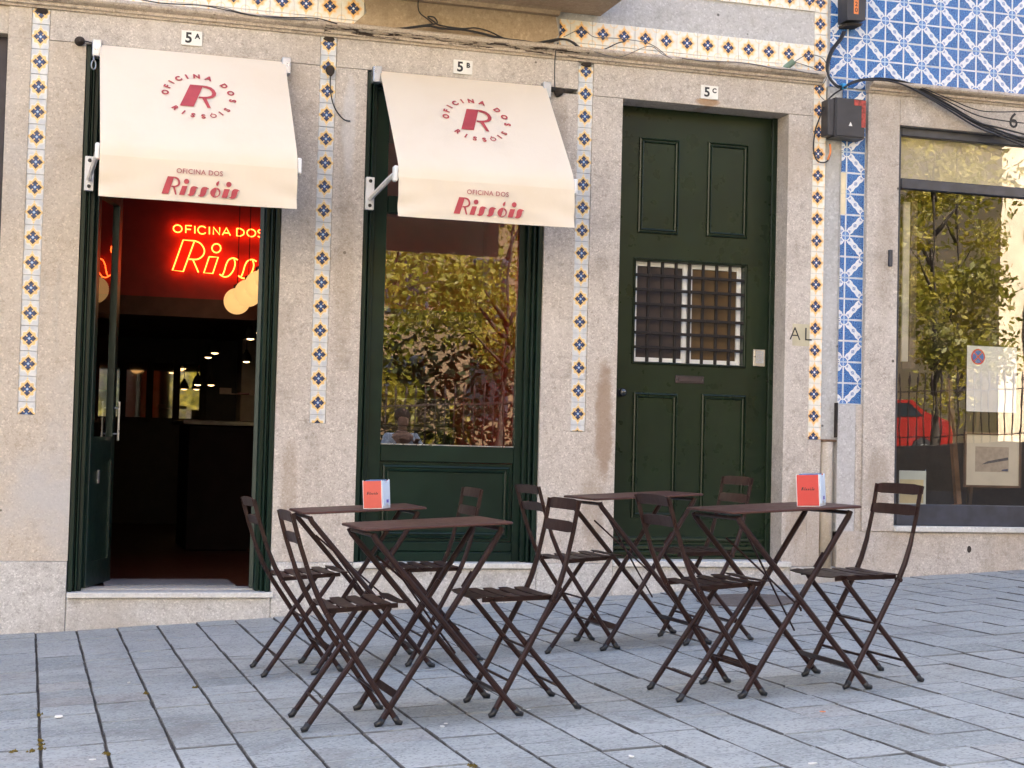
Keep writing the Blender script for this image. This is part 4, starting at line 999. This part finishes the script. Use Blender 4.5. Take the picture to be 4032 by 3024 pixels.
# ------------------------------------------------------------------ small things on the ground
def onground(o, x, y_, dz=.001, rz=0): stand(o, x, y_, rz); o.location.z += dz
o = MB().lathe([(.30, 0), (.30, .006), (.285, .008), (.27, .005), (.06, .006), (.05, .008)], 36).build('manhole_cover', M['manhole'], None); onground(o, .955, -.72, .001); o.scale = (.95, 1.15, 1); tag(o, 'round dark iron cover set in the paving before the panelled door', 'manhole cover')
o = MB().lathe([(.016, 0), (.0165, .003), (.014, .0065), (.012, .007)], 20).build('bottle_cap', M['enamel'], None); onground(o, -3.043, -2.97, .002); tag(o, 'white bottle cap lying on the paving at left', 'bottle cap')
litter = [(1740, 2864, 'larger white paper scrap below the empty front table'), (1755, 2853, 'smaller white scrap beside the scrap below the front table'), (2083, 2798, 'tiny white scrap by the chair foot in front'), (3200, 3010, 'white scrap at the lower edge under the red holder table'), (2484, 2982, 'white scrap at the lower edge of the paving'), (3240, 2806, 'pale orange leaf on the paving under the right table'), (360, 2995, 'white scrap near the moss at left'), (507, 2690, 'tiny white scrap on the paving before the open door')]
for k, (px, py, lab) in enumerate(litter):
    g = G(px, py); mb = MB(); s_ = (.016, .010, .009, .02, .016, .013, .013, .008)[k]
    pts = [(s_*rnd.uniform(.6, 1.3)*math.cos(a*1.05), s_*.6*rnd.uniform(.6, 1.3)*math.sin(a*1.05)) for a in range(6)]
    mb.prism(pts, 0, .0025, 'z'); o = mb.build('paper_scrap' if 'leaf' not in lab else 'fallen_leaf', M['enamel'] if 'leaf' not in lab else M['orange'], None); onground(o, g.x, g.y, .003, rnd.uniform(0, 3)); tag(o, lab, 'litter', 'litter on the paving')
moss = MB(); mm = paint('moss', (.15, .11, .02), .95, .4, scale=60)
for px, py in ((158, 2920), (160, 2935), (120, 2960), (165, 2950), (418, 2970), (425, 2972), (53, 2962), (578, 2732), (770, 2708), (158, 2818), (1860, 3018)):
    g = G(px, py)
    for k in range(14):
        a = rnd.uniform(0, 6.28); r_ = rnd.random()**.5*.014; x, y_ = g.x+r_*math.cos(a), g.y+r_*1.6*math.sin(a); s_ = rnd.uniform(.003, .007); z = SLOPE*x
        moss.quad([(x-s_, y_, z), (x+s_, y_+s_*.4, z), (x+s_*.3, y_+s_*.2, z+s_*rnd.uniform(.8, 2))])
o = moss.build('moss', mm); tag(o, 'yellowish moss tufts in the paving joints', 'moss', kind='stuff')

# ================================================================== RESTAURANT INTERIOR
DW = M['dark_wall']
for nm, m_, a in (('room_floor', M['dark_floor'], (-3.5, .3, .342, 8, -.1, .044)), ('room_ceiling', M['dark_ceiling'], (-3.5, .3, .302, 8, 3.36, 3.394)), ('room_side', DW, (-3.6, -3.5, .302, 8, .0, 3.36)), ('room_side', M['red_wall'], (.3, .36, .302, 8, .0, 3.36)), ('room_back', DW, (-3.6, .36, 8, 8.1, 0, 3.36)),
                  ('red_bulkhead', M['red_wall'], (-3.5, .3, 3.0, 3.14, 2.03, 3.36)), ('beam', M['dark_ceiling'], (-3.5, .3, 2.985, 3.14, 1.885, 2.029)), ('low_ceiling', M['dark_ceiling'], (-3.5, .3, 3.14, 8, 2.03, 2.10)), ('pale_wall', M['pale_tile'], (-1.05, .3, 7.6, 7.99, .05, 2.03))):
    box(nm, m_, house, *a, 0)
def glo(px, py, y_, k):
    p = W(px, py, y_); t = thing('globe_lamp', 'lit round opal globe lamp, %s of the row inside the open door' % ('lowest', 'second', 'third', 'highest')[k], 'lamp', tuple(p), 'globe lamps inside the open door')
    n = 14; prof_ = [(max(.001, .0985*math.sin(math.pi*a/n)), -.0985*math.cos(math.pi*a/n)) for a in range(n+1)]
    MB().lathe(prof_, 24).build('globe', M['globe'], t, True); MB().lathe([(.028, .088), (.028, .118), (.008, .13)], 12).build('cap', M['soot'], t)
    MB().tube([(0, 0, .12), (0, 0, 3.36-p.z)], .0035, 5).build('cord', M['soot'], t)
for k, a in enumerate(((933, 1186, 2.45), (977, 1154, 1.95), (1020, 1122, 1.5), (1062, 1098, 1.1))): glo(*a, k)
# neon sign on the red wall
ns = thing('neon_sign', 'glowing orange neon sign reading Oficina dos Riss\u00f3is on the red wall', 'neon sign', (-1.6, 2.96, 2.4))
def c4(x, y_): return 330+.3526*x, 780+.3526*y_
def neon(polys, name, r=.0055):
    mb = MB()
    for pl_, sm in polys: mb.tube([W(*c4(*q), 2.955)-Vector(ns.location) for q in pl_], r, 5, True, sm)
    mb.build(name, M['neon'], ns, True)
def circ(x, y_, r): return [(x+r*math.cos(k*.5236), y_+r*math.sin(k*.5236)) for k in range(13)]
Sn = [([(1720, 692), (1672, 670), (1620, 688), (1590, 740), (1570, 810), (1545, 862), (1515, 850)], 3), ([(1678, 682), (1690, 735), (1668, 810), (1620, 868), (1570, 880), (1530, 862)], 3)]
def shn(S0, dx, dy): return [([(x+dx, y_+dy) for x, y_ in p], sm) for p, sm in S0]
neon([([(1240, 478), (1110, 468), (990, 805), (1110, 820), (1232, 490)], 0), ([(1240, 478), (1300, 505), (1340, 560), (1345, 610), (1318, 655), (1262, 685), (1175, 682)], 3), ([(1218, 688), (1250, 760), (1280, 830)], 0)], 'letter')
neon([([(1400, 655), (1500, 660), (1440, 842), (1340, 835), (1400, 655)], 0), (circ(1480, 560, 50), 0)], 'letter')
neon(Sn, 'letter'); neon(shn(Sn, 208, 16), 'letter')
neon([(circ(2100, 810, 92), 0), ([(2130, 640), (2105, 690)], 0), ([(2130, 725), (2075, 890)], 0)], 'letter')
neon([([(2280, 715), (2380, 720), (2320, 902), (2220, 895), (2280, 715)], 0), (circ(2360, 620, 50), 0)], 'letter'); neon(shn(Sn, 880, 60), 'letter')
cxs = dict(O=[([(x*55, y_*48) for x, y_ in [(math.cos(k*.5236), math.sin(k*.5236)) for k in range(13)]], 0)],
           F=[([(45, -48), (-30, -48), (-30, 48)], 0), ([(-30, 0), (35, 0)], 0)], I=[([(0, -48), (0, 48)], 0)], C=[([(48, -30), (20, -48), (-25, -44), (-52, 0), (-25, 44), (20, 48), (48, 30)], 2)],
           N=[([(-40, 48), (-40, -48), (40, 48), (40, -48)], 0)], A=[([(-50, 48), (0, -48), (50, 48)], 0), ([(-28, 18), (28, 18)], 0)], D=[([(-42, -48), (-42, 48), (5, 48), (45, 25), (50, 0), (45, -25), (5, -48), (-42, -48)], 0)],
           S=[([(40, -34), (15, -48), (-25, -46), (-40, -26), (-20, -5), (25, 6), (42, 26), (20, 47), (-20, 48), (-42, 34)], 2)])
for ch, x in zip('OFICINADOS', (1048, 1165, 1240, 1318, 1402, 1482, 1592, 1745, 1870, 1980)):
    y_ = 342+(x-1048)*.0585
    neon([([(x+a*.88, y_+b_*.86+a*.05) for a, b_ in p], sm) for p, sm in cxs[ch]], 'letter', .005)
# far lamps, mirrors, counter
def bell(px, py, y_, lab, r=.055):
    p = W(px, py, y_); t = thing('pendant_lamp', lab, 'lamp', tuple(p), 'small bell lamps deep inside the room')
    MB().lathe([(r, 0), (r*.95, .03), (r*.7, .07), (r*.3, .10), (.012, .12)], 16).build('shade', M['soot'], t, True)
    MB().lathe([(.004, -.012), (r*.55, -.006), (r*.6, .004), (.004, .012)], 12).build('bulb', M['bulb'], t, True)
    MB().tube([(0, 0, .115), (0, 0, max(.14, 2.03-p.z) if y_ > 3.1 else 3.36-p.z)], .004, 5).build('cord', M['soot'], t)
for k, (px, py, y_) in enumerate(((970, 1424, 6.6), (1030, 1430, 6.6), (846, 1390, 5.6), (820, 1407, 6.6), (986, 1334, 4.6), (1024, 1311, 4.2), (778, 1515, 7.2), (831, 1516, 7.2))):
    bell(px, py, y_, 'small lit bell lamp deep inside, number %s from the right wall' % ('two', 'one', 'five', 'six', 'three', 'four', 'eight', 'seven')[k])
def pane_box(px0, py0, px1, py1, y_): return rectw(px0, py0, px1, py1, y_)
mr = thing('wall_mirror', 'wide dark framed mirror on the back wall inside the open door', 'mirror', (-2.5, 7.97, 1.0))
a = pane_box(380, 1420, 795, 1650, 7.95); MB().box(a[0]+2.5, a[1]+2.5, -.02, -.01, a[2]-1, a[3]-1, 0).build('mirror_glass', M['mirror'], mr)
for k in range(5):
    x = a[0]+(a[1]-a[0])*k/4+2.5; MB().box(x-.035, x+.035, -.05, -.021, a[2]-1.05, a[3]-.95, .004).build('mirror_frame', M['soot'], mr)
ct = thing('bar_counter', 'dark bar counter with polished glass top inside the restaurant', 'counter', (-1.0, 4.2, .044))
MB().box(-.95, 1.25, -.5, .35, .0, 1.02, .01).build('counter_body', M['counter'], ct); MB().box(-1.0, 1.28, -.55, .40, 1.021, 1.06, .006).build('counter_top', M['counter_top'], ct)
MB().box(-.2, 1.25, -.45, .30, 1.061, 1.30, .008).build('display_case', M['counter_top'], ct)
for k, (px, py, c_) in enumerate(((918, 1592, (.35, .20, .14)), (950, 1588, (.12, .02, .02)), (1000, 1578, (.30, .2, .15)), (880, 1570, (.25, .16, .11)))):
    p = W(px, py, 4.6); o = box('menu_box', paint('menu_box_%d' % k, c_, .6, .1), None, p.x-.05, p.x+.05, 4.45, 4.5, 1.345, p.z+.09, .003); tag(o, ('pale', 'dark red', 'wide pale', 'brown')[k]+' box standing on the bar counter case', 'box', 'boxes on the bar counter')

# ================================================================== SHOP DISPLAY
def shopflat(name, px0, py0, px1, py1, y_, m_, t, parent=None):
    a = rectw(px0, py0, px1, py1, y_); return a
n_ = thing('paper_notice', 'white paper notice with a no stopping sign on the shop glass', 'notice', (3.13, .075, 1.6)); a = rectw(3809, 1360, 4001, 1626, .07)
L_ = lambda x, z: (x-3.13, z-1.6)
x0, z0 = L_(a[0], a[2]); x1, z1 = L_(a[1], a[3]); MB().box(x0, x1, -.004, -.002, z0, z1, 0).build('sheet', M['enamel'], n_)
cx_, cz_ = x0+.085, z1-.075
def stand_disc(r0, r1, mat, y_, nm):
    mb = MB(); n = 28
    for k in range(n):
        a0, a1 = 2*math.pi*k/n, 2*math.pi*(k+1)/n
        mb.quad([(cx_+r0*math.cos(a0), y_, cz_+r0*math.sin(a0)), (cx_+r1*math.cos(a0), y_, cz_+r1*math.sin(a0)), (cx_+r1*math.cos(a1), y_, cz_+r1*math.sin(a1)), (cx_+r0*math.cos(a1), y_, cz_+r0*math.sin(a1))])
    mb.build(nm, mat, n_)
stand_disc(.0, .052, paint('sign_blue', (.05, .16, .55), .5, .05), -.0046, 'sign_field'); rp = paint('sign_red', (.70, .05, .06), .5, .05); stand_disc(.044, .055, rp, -.0052, 'sign_ring')
for s in (-1, 1): MB().prism([(cx_-s*.036, cz_-.030), (cx_-s*.030, cz_-.036), (cx_+s*.036, cz_+.030), (cx_+s*.030, cz_+.036)], -.0056, -.005).build('sign_bar', rp, n_)
pf = thing('framed_print', 'framed landscape print with wide cream mount in the shop window', 'picture', (3.1, .30, .62)); a = rectw(3794, 1700, 4015, 1922, .30)
x0, x1, z0, z1 = a[0]-3.1, a[1]-3.1, a[2]-.62, a[3]-.62; w_ = .016
mb = MB(); mb.box(x0, x0+w_, -.02, 0, z0, z1, .002).box(x1-w_, x1, -.02, 0, z0, z1, .002).box(x0+w_, x1-w_, -.02, 0, z0, z0+w_, .002).box(x0+w_, x1-w_, -.02, 0, z1-w_, z1, .002)
mb.build('frame', paint('brown_frame', (.12, .06, .03), .4, .2), pf); MB().box(x0+w_, x1-w_, -.010, -.004, z0+w_, z1-w_, 0).build('mount', paint('cream_mount', (.70, .62, .46), .8, .05), pf)
xa, xb, za, zb_ = x0+.09, x1-.10, z0+.11, z1-.10
MB().box(xa, xb, -.0112, -.0102, za, zb_, 0).build('print_sheet', paint('sepia_print', (.46, .37, .27), .8, .12, scale=30), pf)
MB().prism([(xa+.05, za+.05), (xb-.005, za+.085), (xb-.005, za+.105), (xa+.10, za+.075)], -.0118, -.0114).build('print_hill', paint('ink', (.10, .09, .09), .8, .3, scale=60), pf)
MB().prism([(xb-.06, za+.008), (xb-.005, za+.006), (xb-.005, za+.024), (xb-.05, za+.018)], -.0118, -.0114).build('print_boat', paint('ink_blue', (.06, .07, .12), .8, .3, scale=60), pf)
es = thing('easel', 'leaning brown wooden easel leg behind the shop glass', 'easel', (2.8, .4, .6)); p, q = W(3735, 1490, .42), W(3772, 1985, .36)
MB().tube([p-Vector(es.location), q-Vector(es.location)], .026, 4).build('leg', paint('easel_wood', (.17, .085, .035), .5, .25), es)
p, q = W(3860, 1490, .62), W(3815, 1985, .75); MB().tube([p-Vector(es.location), q-Vector(es.location)], .02, 4).build('leg', paint('easel_wood_dark', (.09, .05, .025), .5, .25), es)
MB().box(-.12, .5, -.12, -.06, .0-.02, .02, .003).build('ledge', paint('easel_ledge', (.12, .065, .03), .5, .25), es)
cdp = thing('price_card', 'pale green and yellow card standing in the shop window corner', 'card', (2.48, .2, .60)); a = rectw(3540, 1852, 3644, 1990, .2)
MB().box(a[0]-2.48, a[1]-2.48, -.004, 0, 0, a[3]-.60, .001).build('card', paint('pale_card', (.62, .66, .56), .6, .05), cdp); MB().box(a[0]-2.475, a[1]-2.50, -.0052, -.0044, .03, a[3]-.60-.06, 0).build('print_block', paint('card_yellow', (.66, .55, .30), .6, .08), cdp)
MB().prism([(0, 0), (.16, 0), (0, .26)], a[1]-2.48-.004, a[1]-2.48, 'x').build('card_stand', paint('card_blue', (.35, .48, .62), .5, .05), cdp)
wp = thing('narrow_picture', 'narrow pale picture in brown frame at the shop window edge', 'picture', (2.44, .22, 2.0)); a = rectw(3549, 1050, 3570, 1425, .22)
MB().box(a[0]-2.44, a[1]-2.44, -.02, -.005, a[2]-2, 2.7-2, .002).build('panel', paint('pale_panel', (.66, .60, .46), .6, .08), wp); MB().box(a[1]-2.44, a[1]-2.44+.05, -.03, .0, a[2]-2-.05, 2.72-2, .003).box(a[0]-2.44, a[1]-2.44, -.03, 0, a[2]-2-.05, a[2]-2, .003).build('frame', paint('brown_panel_frame', (.07, .04, .025), .5, .2), wp)

# ================================================================== ACROSS THE STREET (mostly seen in the glass)
def gz(x): return SLOPE*x
pw = MB(); xs = [(-12+k*4) for k in range(11)]
t = thing('park_wall', 'low granite park wall across the street', 'wall', (0, -12.2, 0))
for x in xs: MB().prism([(x+.01, gz(x)-.4), (x+3.99, gz(x+4)-.4), (x+3.99, gz(x+4)+.58), (x+.01, gz(x)+.58)], -.2, .2).build('wall_stone', M['granite_wall'], t)
t = thing('park_railing', 'black spiked iron railing on the park wall', 'railing', (0, -12.2, 0))
for i, x in enumerate(xs):
    mb = MB()
    for k in range(28):
        xx = x+k*4/28; z = gz(xx)+.58; mb.tube([(xx, 0, z), (xx, 0, z+.92), (xx, 0, z+1.0), (xx, 0, z+1.12)], [.011, .011, .022, .002], 4)
    for h in (.12, .82): mb.prism([(x, gz(x)+.58+h), (x+4, gz(x+4)+.58+h), (x+4, gz(x+4)+.60+h), (x, gz(x)+.60+h)], -.02, .02)
    mb.build('railing_bay', M['iron'], t)
    mb = MB(); z = gz(x)+.58; mb.box(x-.04, x+.04, -.04, .04, z, z+1.45, .005).lathe([(.03, 0), (.07, .05), (.075, .09), (.05, .14), (.01, .2)], 10, (x, 0, z+1.45)); mb.build('post', M['iron'], t)
def tree(x, y_, h, rx, n, lab, seed, low=1.6):
    r_ = random.Random(seed); t = thing('street_tree', lab, 'tree', (x, y_, gz(x)), 'park trees across the street')
    mb = MB(); lean = r_.uniform(-.3, .3)
    mb.tube([(0, 0, -.2), (.05, 0, low*.6), (lean*.5, .1, h*.55), (lean, .1, h*.9)], [.17, .14, .09, .02], 8, True, 3)
    clumps = []
    for k in range(16):
        a = r_.uniform(0, 6.28); q = r_.uniform(.25, 1); z = low+(h-low)*r_.uniform(.0, 1)
        wd_ = rx*(1-abs((z-low)/(h-low)-.42)*1.1); p = (math.cos(a)*wd_*q, math.sin(a)*wd_*q, z)
        clumps.append((p, r_.uniform(.45, .95)))
        mb.tube([(lean*.4, .05, max(low*.7, z-.9)), (p[0]*.5, p[1]*.5, z-.25), p], [.05, .03, .008], 5, True, 2)
    mb.build('trunk', M['bark'], t, True)
    lf_ = MB()
    for k in range(n):
        (cx2, cy2, cz2), cr2 = clumps[r_.randrange(len(clumps))]
        v_ = Vector((r_.gauss(0, 1), r_.gauss(0, 1), r_.gauss(0, .8))).normalized()*cr2*r_.random()**.45
        c_ = Vector((cx2, cy2, cz2))+v_; d = Vector((r_.gauss(0, 1), r_.gauss(0, 1), r_.gauss(-.4, .6))).normalized(); e = d.orthogonal().normalized()
        e = (Matrix.Rotation(r_.uniform(0, 6.28), 3, d) @ e); s_ = r_.uniform(.05, .10)
        lf_.quad([c_-d*s_, c_+e*s_*.5, c_+d*s_, c_-e*s_*.5])
    lf_.build('crown', M['leaf'], t)
for k, a in enumerate(((1.6, -15.2, 6.2, 1.7, 3600, 'bushy sunlit tree behind the park railing, opposite the open door', 1, 1.5), (4.6, -17.0, 7.0, 2.0, 4200, 'tall sunlit tree opposite the glazed door', 2, 2.2), (7.4, -15.2, 6.0, 1.7, 3600, 'sunlit tree opposite the panelled door', 3, 2.0),
                       (12.6, -16.2, 6.8, 1.9, 4200, 'broad sunlit tree mirrored in the shop window', 4, 2.0), (2.8, -22, 9, 2.6, 3600, 'tall tree deep in the park behind the first trees', 5, 1.2), (7.0, -23, 9, 2.6, 3600, 'second tall tree deep in the park', 6, 1.2), (11.2, -24, 8.5, 2.4, 3200, 'third tall tree deep in the park, near the red car', 7, 1.5), (-3.5, -17, 7, 2, 2600, 'tree at the left end of the park', 8, 1.8), (.2, -26, 9, 3, 3600, 'dense tree far back in the park, left', 9, .3), (4.9, -27, 9.5, 3.2, 4200, 'dense tree far back in the park, middle', 10, .3), (9.4, -27.5, 9.5, 3.2, 4200, 'dense tree far back in the park, right of the middle', 11, .3), (15.2, -26.5, 9, 2.4, 4600, 'dense tree far back beside the cream house', 12, .3), (17.7, -23.6, 9.5, 1.9, 6500, 'dense tree half hiding the cream house', 13, .3), (10.6, -16.8, 6.5, 1.6, 3200, 'slim sunlit tree left of the broad tree in the shop glass', 14, 2.2))):
    tree(*a[:5], a[5], a[6], a[7])
hd = thing('park_hedge', 'dense clipped hedge behind the park railing', 'hedge', (5, -19.5, .2)); lf_ = MB(); r_ = random.Random(5)
for k in range(9000):
    c_ = Vector((r_.uniform(-6.5, 6.0), r_.gauss(0, .45), r_.uniform(0, 1)**.8*(2.6+.5*math.sin(r_.uniform(0, 6)))+.05)); d = Vector((r_.gauss(0, 1), r_.gauss(0, 1), r_.gauss(0, .7))).normalized(); e = d.orthogonal().normalized(); s_ = r_.uniform(.06, .11)
    c_.z += SLOPE*c_.x; lf_.quad([c_-d*s_, c_+e*s_*.5, c_+d*s_, c_-e*s_*.5])
lf_.build('foliage', paint('hedge_leaf', (.035, .045, .012), .6, .4, scale=3), hd)
for k in range(6): MB().tube([(-6+k*2.3, 0, SLOPE*(-6+k*2.3)-.3), (-5.8+k*2.3, .1, SLOPE*(-6+k*2.3)+1.6)], [.06, .02], 6).build('stem', M['bark'], hd)
def facade(x0, x1, y_, h, m_, lab, nx, nz, sill0):
    z0 = gz(x0)-1; t = thing('apartment_house', lab, 'building', ((x0+x1)/2, y_, 0), 'buildings across the park'); c_ = (x0+x1)/2
    MB().box(x0-c_, x1-c_, -8, 0, z0, h, 0).build('wall', m_, t); MB().box(x0-c_-.3, x1-c_+.3, -8.3, .4, h, h+.35, .02).build('roof', M['granite_wall'], t)
    for i in range(nx):
        for k in range(nz):
            xx = x0-c_+(x1-x0)*(i+.5)/nx; zz = sill0+k*3.1
            if zz+1.8 > h: continue
            f = MB().box(xx-.62, xx+.62, .0, .06, zz-.08, zz+1.75, .01).build('window', M['slate'], t)
            MB().box(xx-.54, xx-.03, .061, .07, zz, zz+1.67, 0).box(xx+.03, xx+.54, .061, .07, zz, zz+1.67, 0).build('pane', M['dark_glass'], f)
facade(19.9, 36, -25.2, 13, M['facade_cream'], 'sunlit cream apartment house mirrored in the shop window', 6, 4, 3.3)
facade(-4, 19, -37, 14, paint('terracotta_render', (.20, .13, .075), .9, .15, scale=1), 'brown apartment house behind the dense park trees', 9, 3, 1.9)
facade(-40, -4.5, -24, 14, M['facade_white'], 'unseen long pale house added to bounce warm light onto the fronts', 13, 3, 1.6)  # added left of everything mirrored, as a warm bounce for the shop fronts
def car(x, y_, lab):
    t = thing('parked_car', lab, 'car', (x, y_, gz(x)))
    side = [(-1.95, .28), (-1.98, .62), (-1.85, .80), (-1.55, .90), (-.95, .97), (-.45, 1.36), (.2, 1.44), (.95, 1.40), (1.45, 1.10), (1.85, 1.0), (1.98, .7), (1.95, .28), (1.60, .25), (1.5, .52), (1.25, .62), (1.0, .52), (.9, .25), (-.85, .25), (-.95, .52), (-1.2, .62), (-1.45, .52), (-1.55, .25)]
    mb = MB(); n = len(side)
    for yy, inset in ((-.80, .0), (-.74, .03), (.74, .03), (.80, .0)): pass
    mb.prism(side, -.80, .80); mb.build('body', M['car_red'], t)
    for s in (-1, 1):
        MB().prism([(-.82, 1.0), (-.42, 1.31), (.15, 1.38), (.15, 1.0)], s*.803, s*.81).build('side_window', M['dark_glass'], t); MB().prism([(.22, 1.0), (.22, 1.38), (.88, 1.34), (1.28, 1.08)], s*.803, s*.81).build('side_window', M['dark_glass'], t)
        for xx in (-1.2, 1.25):
            wv = MB().lathe([(.30, -.09), (.31, -.05), (.31, .05), (.30, .09)], 20).build('wheel', M['tyre'], t); wv.matrix_local = Matrix.Translation((xx, s*.74, .30)) @ Matrix.Rotation(R(90), 4, 'X')
            h_ = MB().lathe([(.18, -.095), (.19, .0), (.18, .095)], 14).build('hub', M['steel'], wv)
        MB().box(-1.99, -1.93, s*.5-.15, s*.5+.15, .62, .76, .02).build('headlight', M['enamel'], t); MB().box(1.93, 1.99, s*.55-.13, s*.55+.13, .75, .92, .02).build('tail_light', M['red_label'], t)
car(14.15, -22, 'red parked car behind the park railing, mirrored in the shop window')

# ------------------------------------------------------------------ a seated person opposite the shop (seen in the glazed door)
def skin(name, verts, edges, rad, mat, parent, root=0, levels=2):
    me = bpy.data.meshes.new(name); me.from_pydata(verts, edges, []); o = bpy.data.objects.new(name, me); COL.objects.link(o); o.parent = parent
    md = o.modifiers.new('skin', 'SKIN'); md.use_smooth_shade = True
    for k, v_ in enumerate(me.skin_vertices[0].data): v_.radius = (rad[k] if isinstance(rad[k], tuple) else (rad[k], rad[k])); v_.use_root = (k == root)
    sb = o.modifiers.new('sub', 'SUBSURF'); sb.levels = sb.render_levels = levels
    me.materials.append(mat); return o
pr = thing('person', 'seated person in a pale blue shirt facing the shop, mirrored in the glazed door', 'person', (1.2, -9.5, SLOPE*1.2))
V, Ed, Rd = [], [], []
def add(p, r_, link=None):
    V.append(p); Rd.append(r_); k = len(V)-1
    if link is not None: Ed.append((link, k))
    return k
pel = add((0, 0, .52), (.15, .11)); sp = add((0, -.02, .72), (.13, .10), pel); ch = add((0, -.02, .92), (.15, .10), sp); nk = add((0, 0, 1.06), .05, ch); jaw = add((0, .03, 1.13), .065, nk); hd_ = add((0, .02, 1.21), .085, jaw); add((0, .01, 1.29), .065, hd_)
for s_ in (-1, 1):
    shd = add((s_*.18, -.01, .96), .058, ch); el = add((s_*.27, .12, .76), .045, shd); wr = add((s_*.12, .34, .88), .032, el); pm = add((s_*.09, .40, .91), (.036, .02), wr)
    for q in range(4):
        b1 = add((s_*(.075+.018*q), .435, .935+.004*q), .0095, pm); add((s_*(.070+.018*q), .455, .965-.006*abs(q-1.5)), .008, b1)
    th_ = add((s_*.055, .405, .925), .011, pm); add((s_*.04, .42, .95), .0095, th_)
    hip = add((s_*.10, .02, .50), .09, pel); kn = add((s_*.13, .43, .50), .065, hip); an = add((s_*.13, .40, .09), .042, kn); add((s_*.13, .52, .04), .04, an)
skin('body', V, Ed, Rd, paint('skin', (.45, .27, .19), .5, .08), pr)
sv = [(0, -.02, .50), (0, -.02, .72), (0, -.02, .93), (.18, -.01, .965), (.26, .11, .78), (-.18, -.01, .965), (-.26, .11, .78), (.205, .2, .815), (-.205, .2, .815)]
skin('shirt', sv, [(0, 1), (1, 2), (2, 3), (3, 4), (2, 5), (5, 6), (4, 7), (6, 8)], [(.165, .125), (.15, .12), (.17, .12), .07, .058, .07, .058, .046, .046], paint('pale_blue_shirt', (.50, .58, .70), .8, .06), pr)
skin('trousers', [(0, 0, .50), (.10, .03, .50), (.13, .43, .50), (.13, .40, .12), (-.10, .03, .50), (-.13, .43, .50), (-.13, .40, .12)], [(0, 1), (1, 2), (2, 3), (0, 4), (4, 5), (5, 6)], [(.165, .13), .10, .076, .055, .10, .076, .055], paint('dark_trousers', (.04, .045, .06), .8, .1), pr)
MB().lathe([(.092, 1.19), (.10, 1.24), (.092, 1.30), (.06, 1.335), (.01, 1.35)], 16, (0, -.012, 0)).build('hair', paint('dark_hair', (.03, .02, .015), .6, .2), pr, True)
c = copy_tree(chair); stand(c, 1.2, -9.55, R(-90)); c['label'] = 'brown folding chair under the seated person across from the shop'
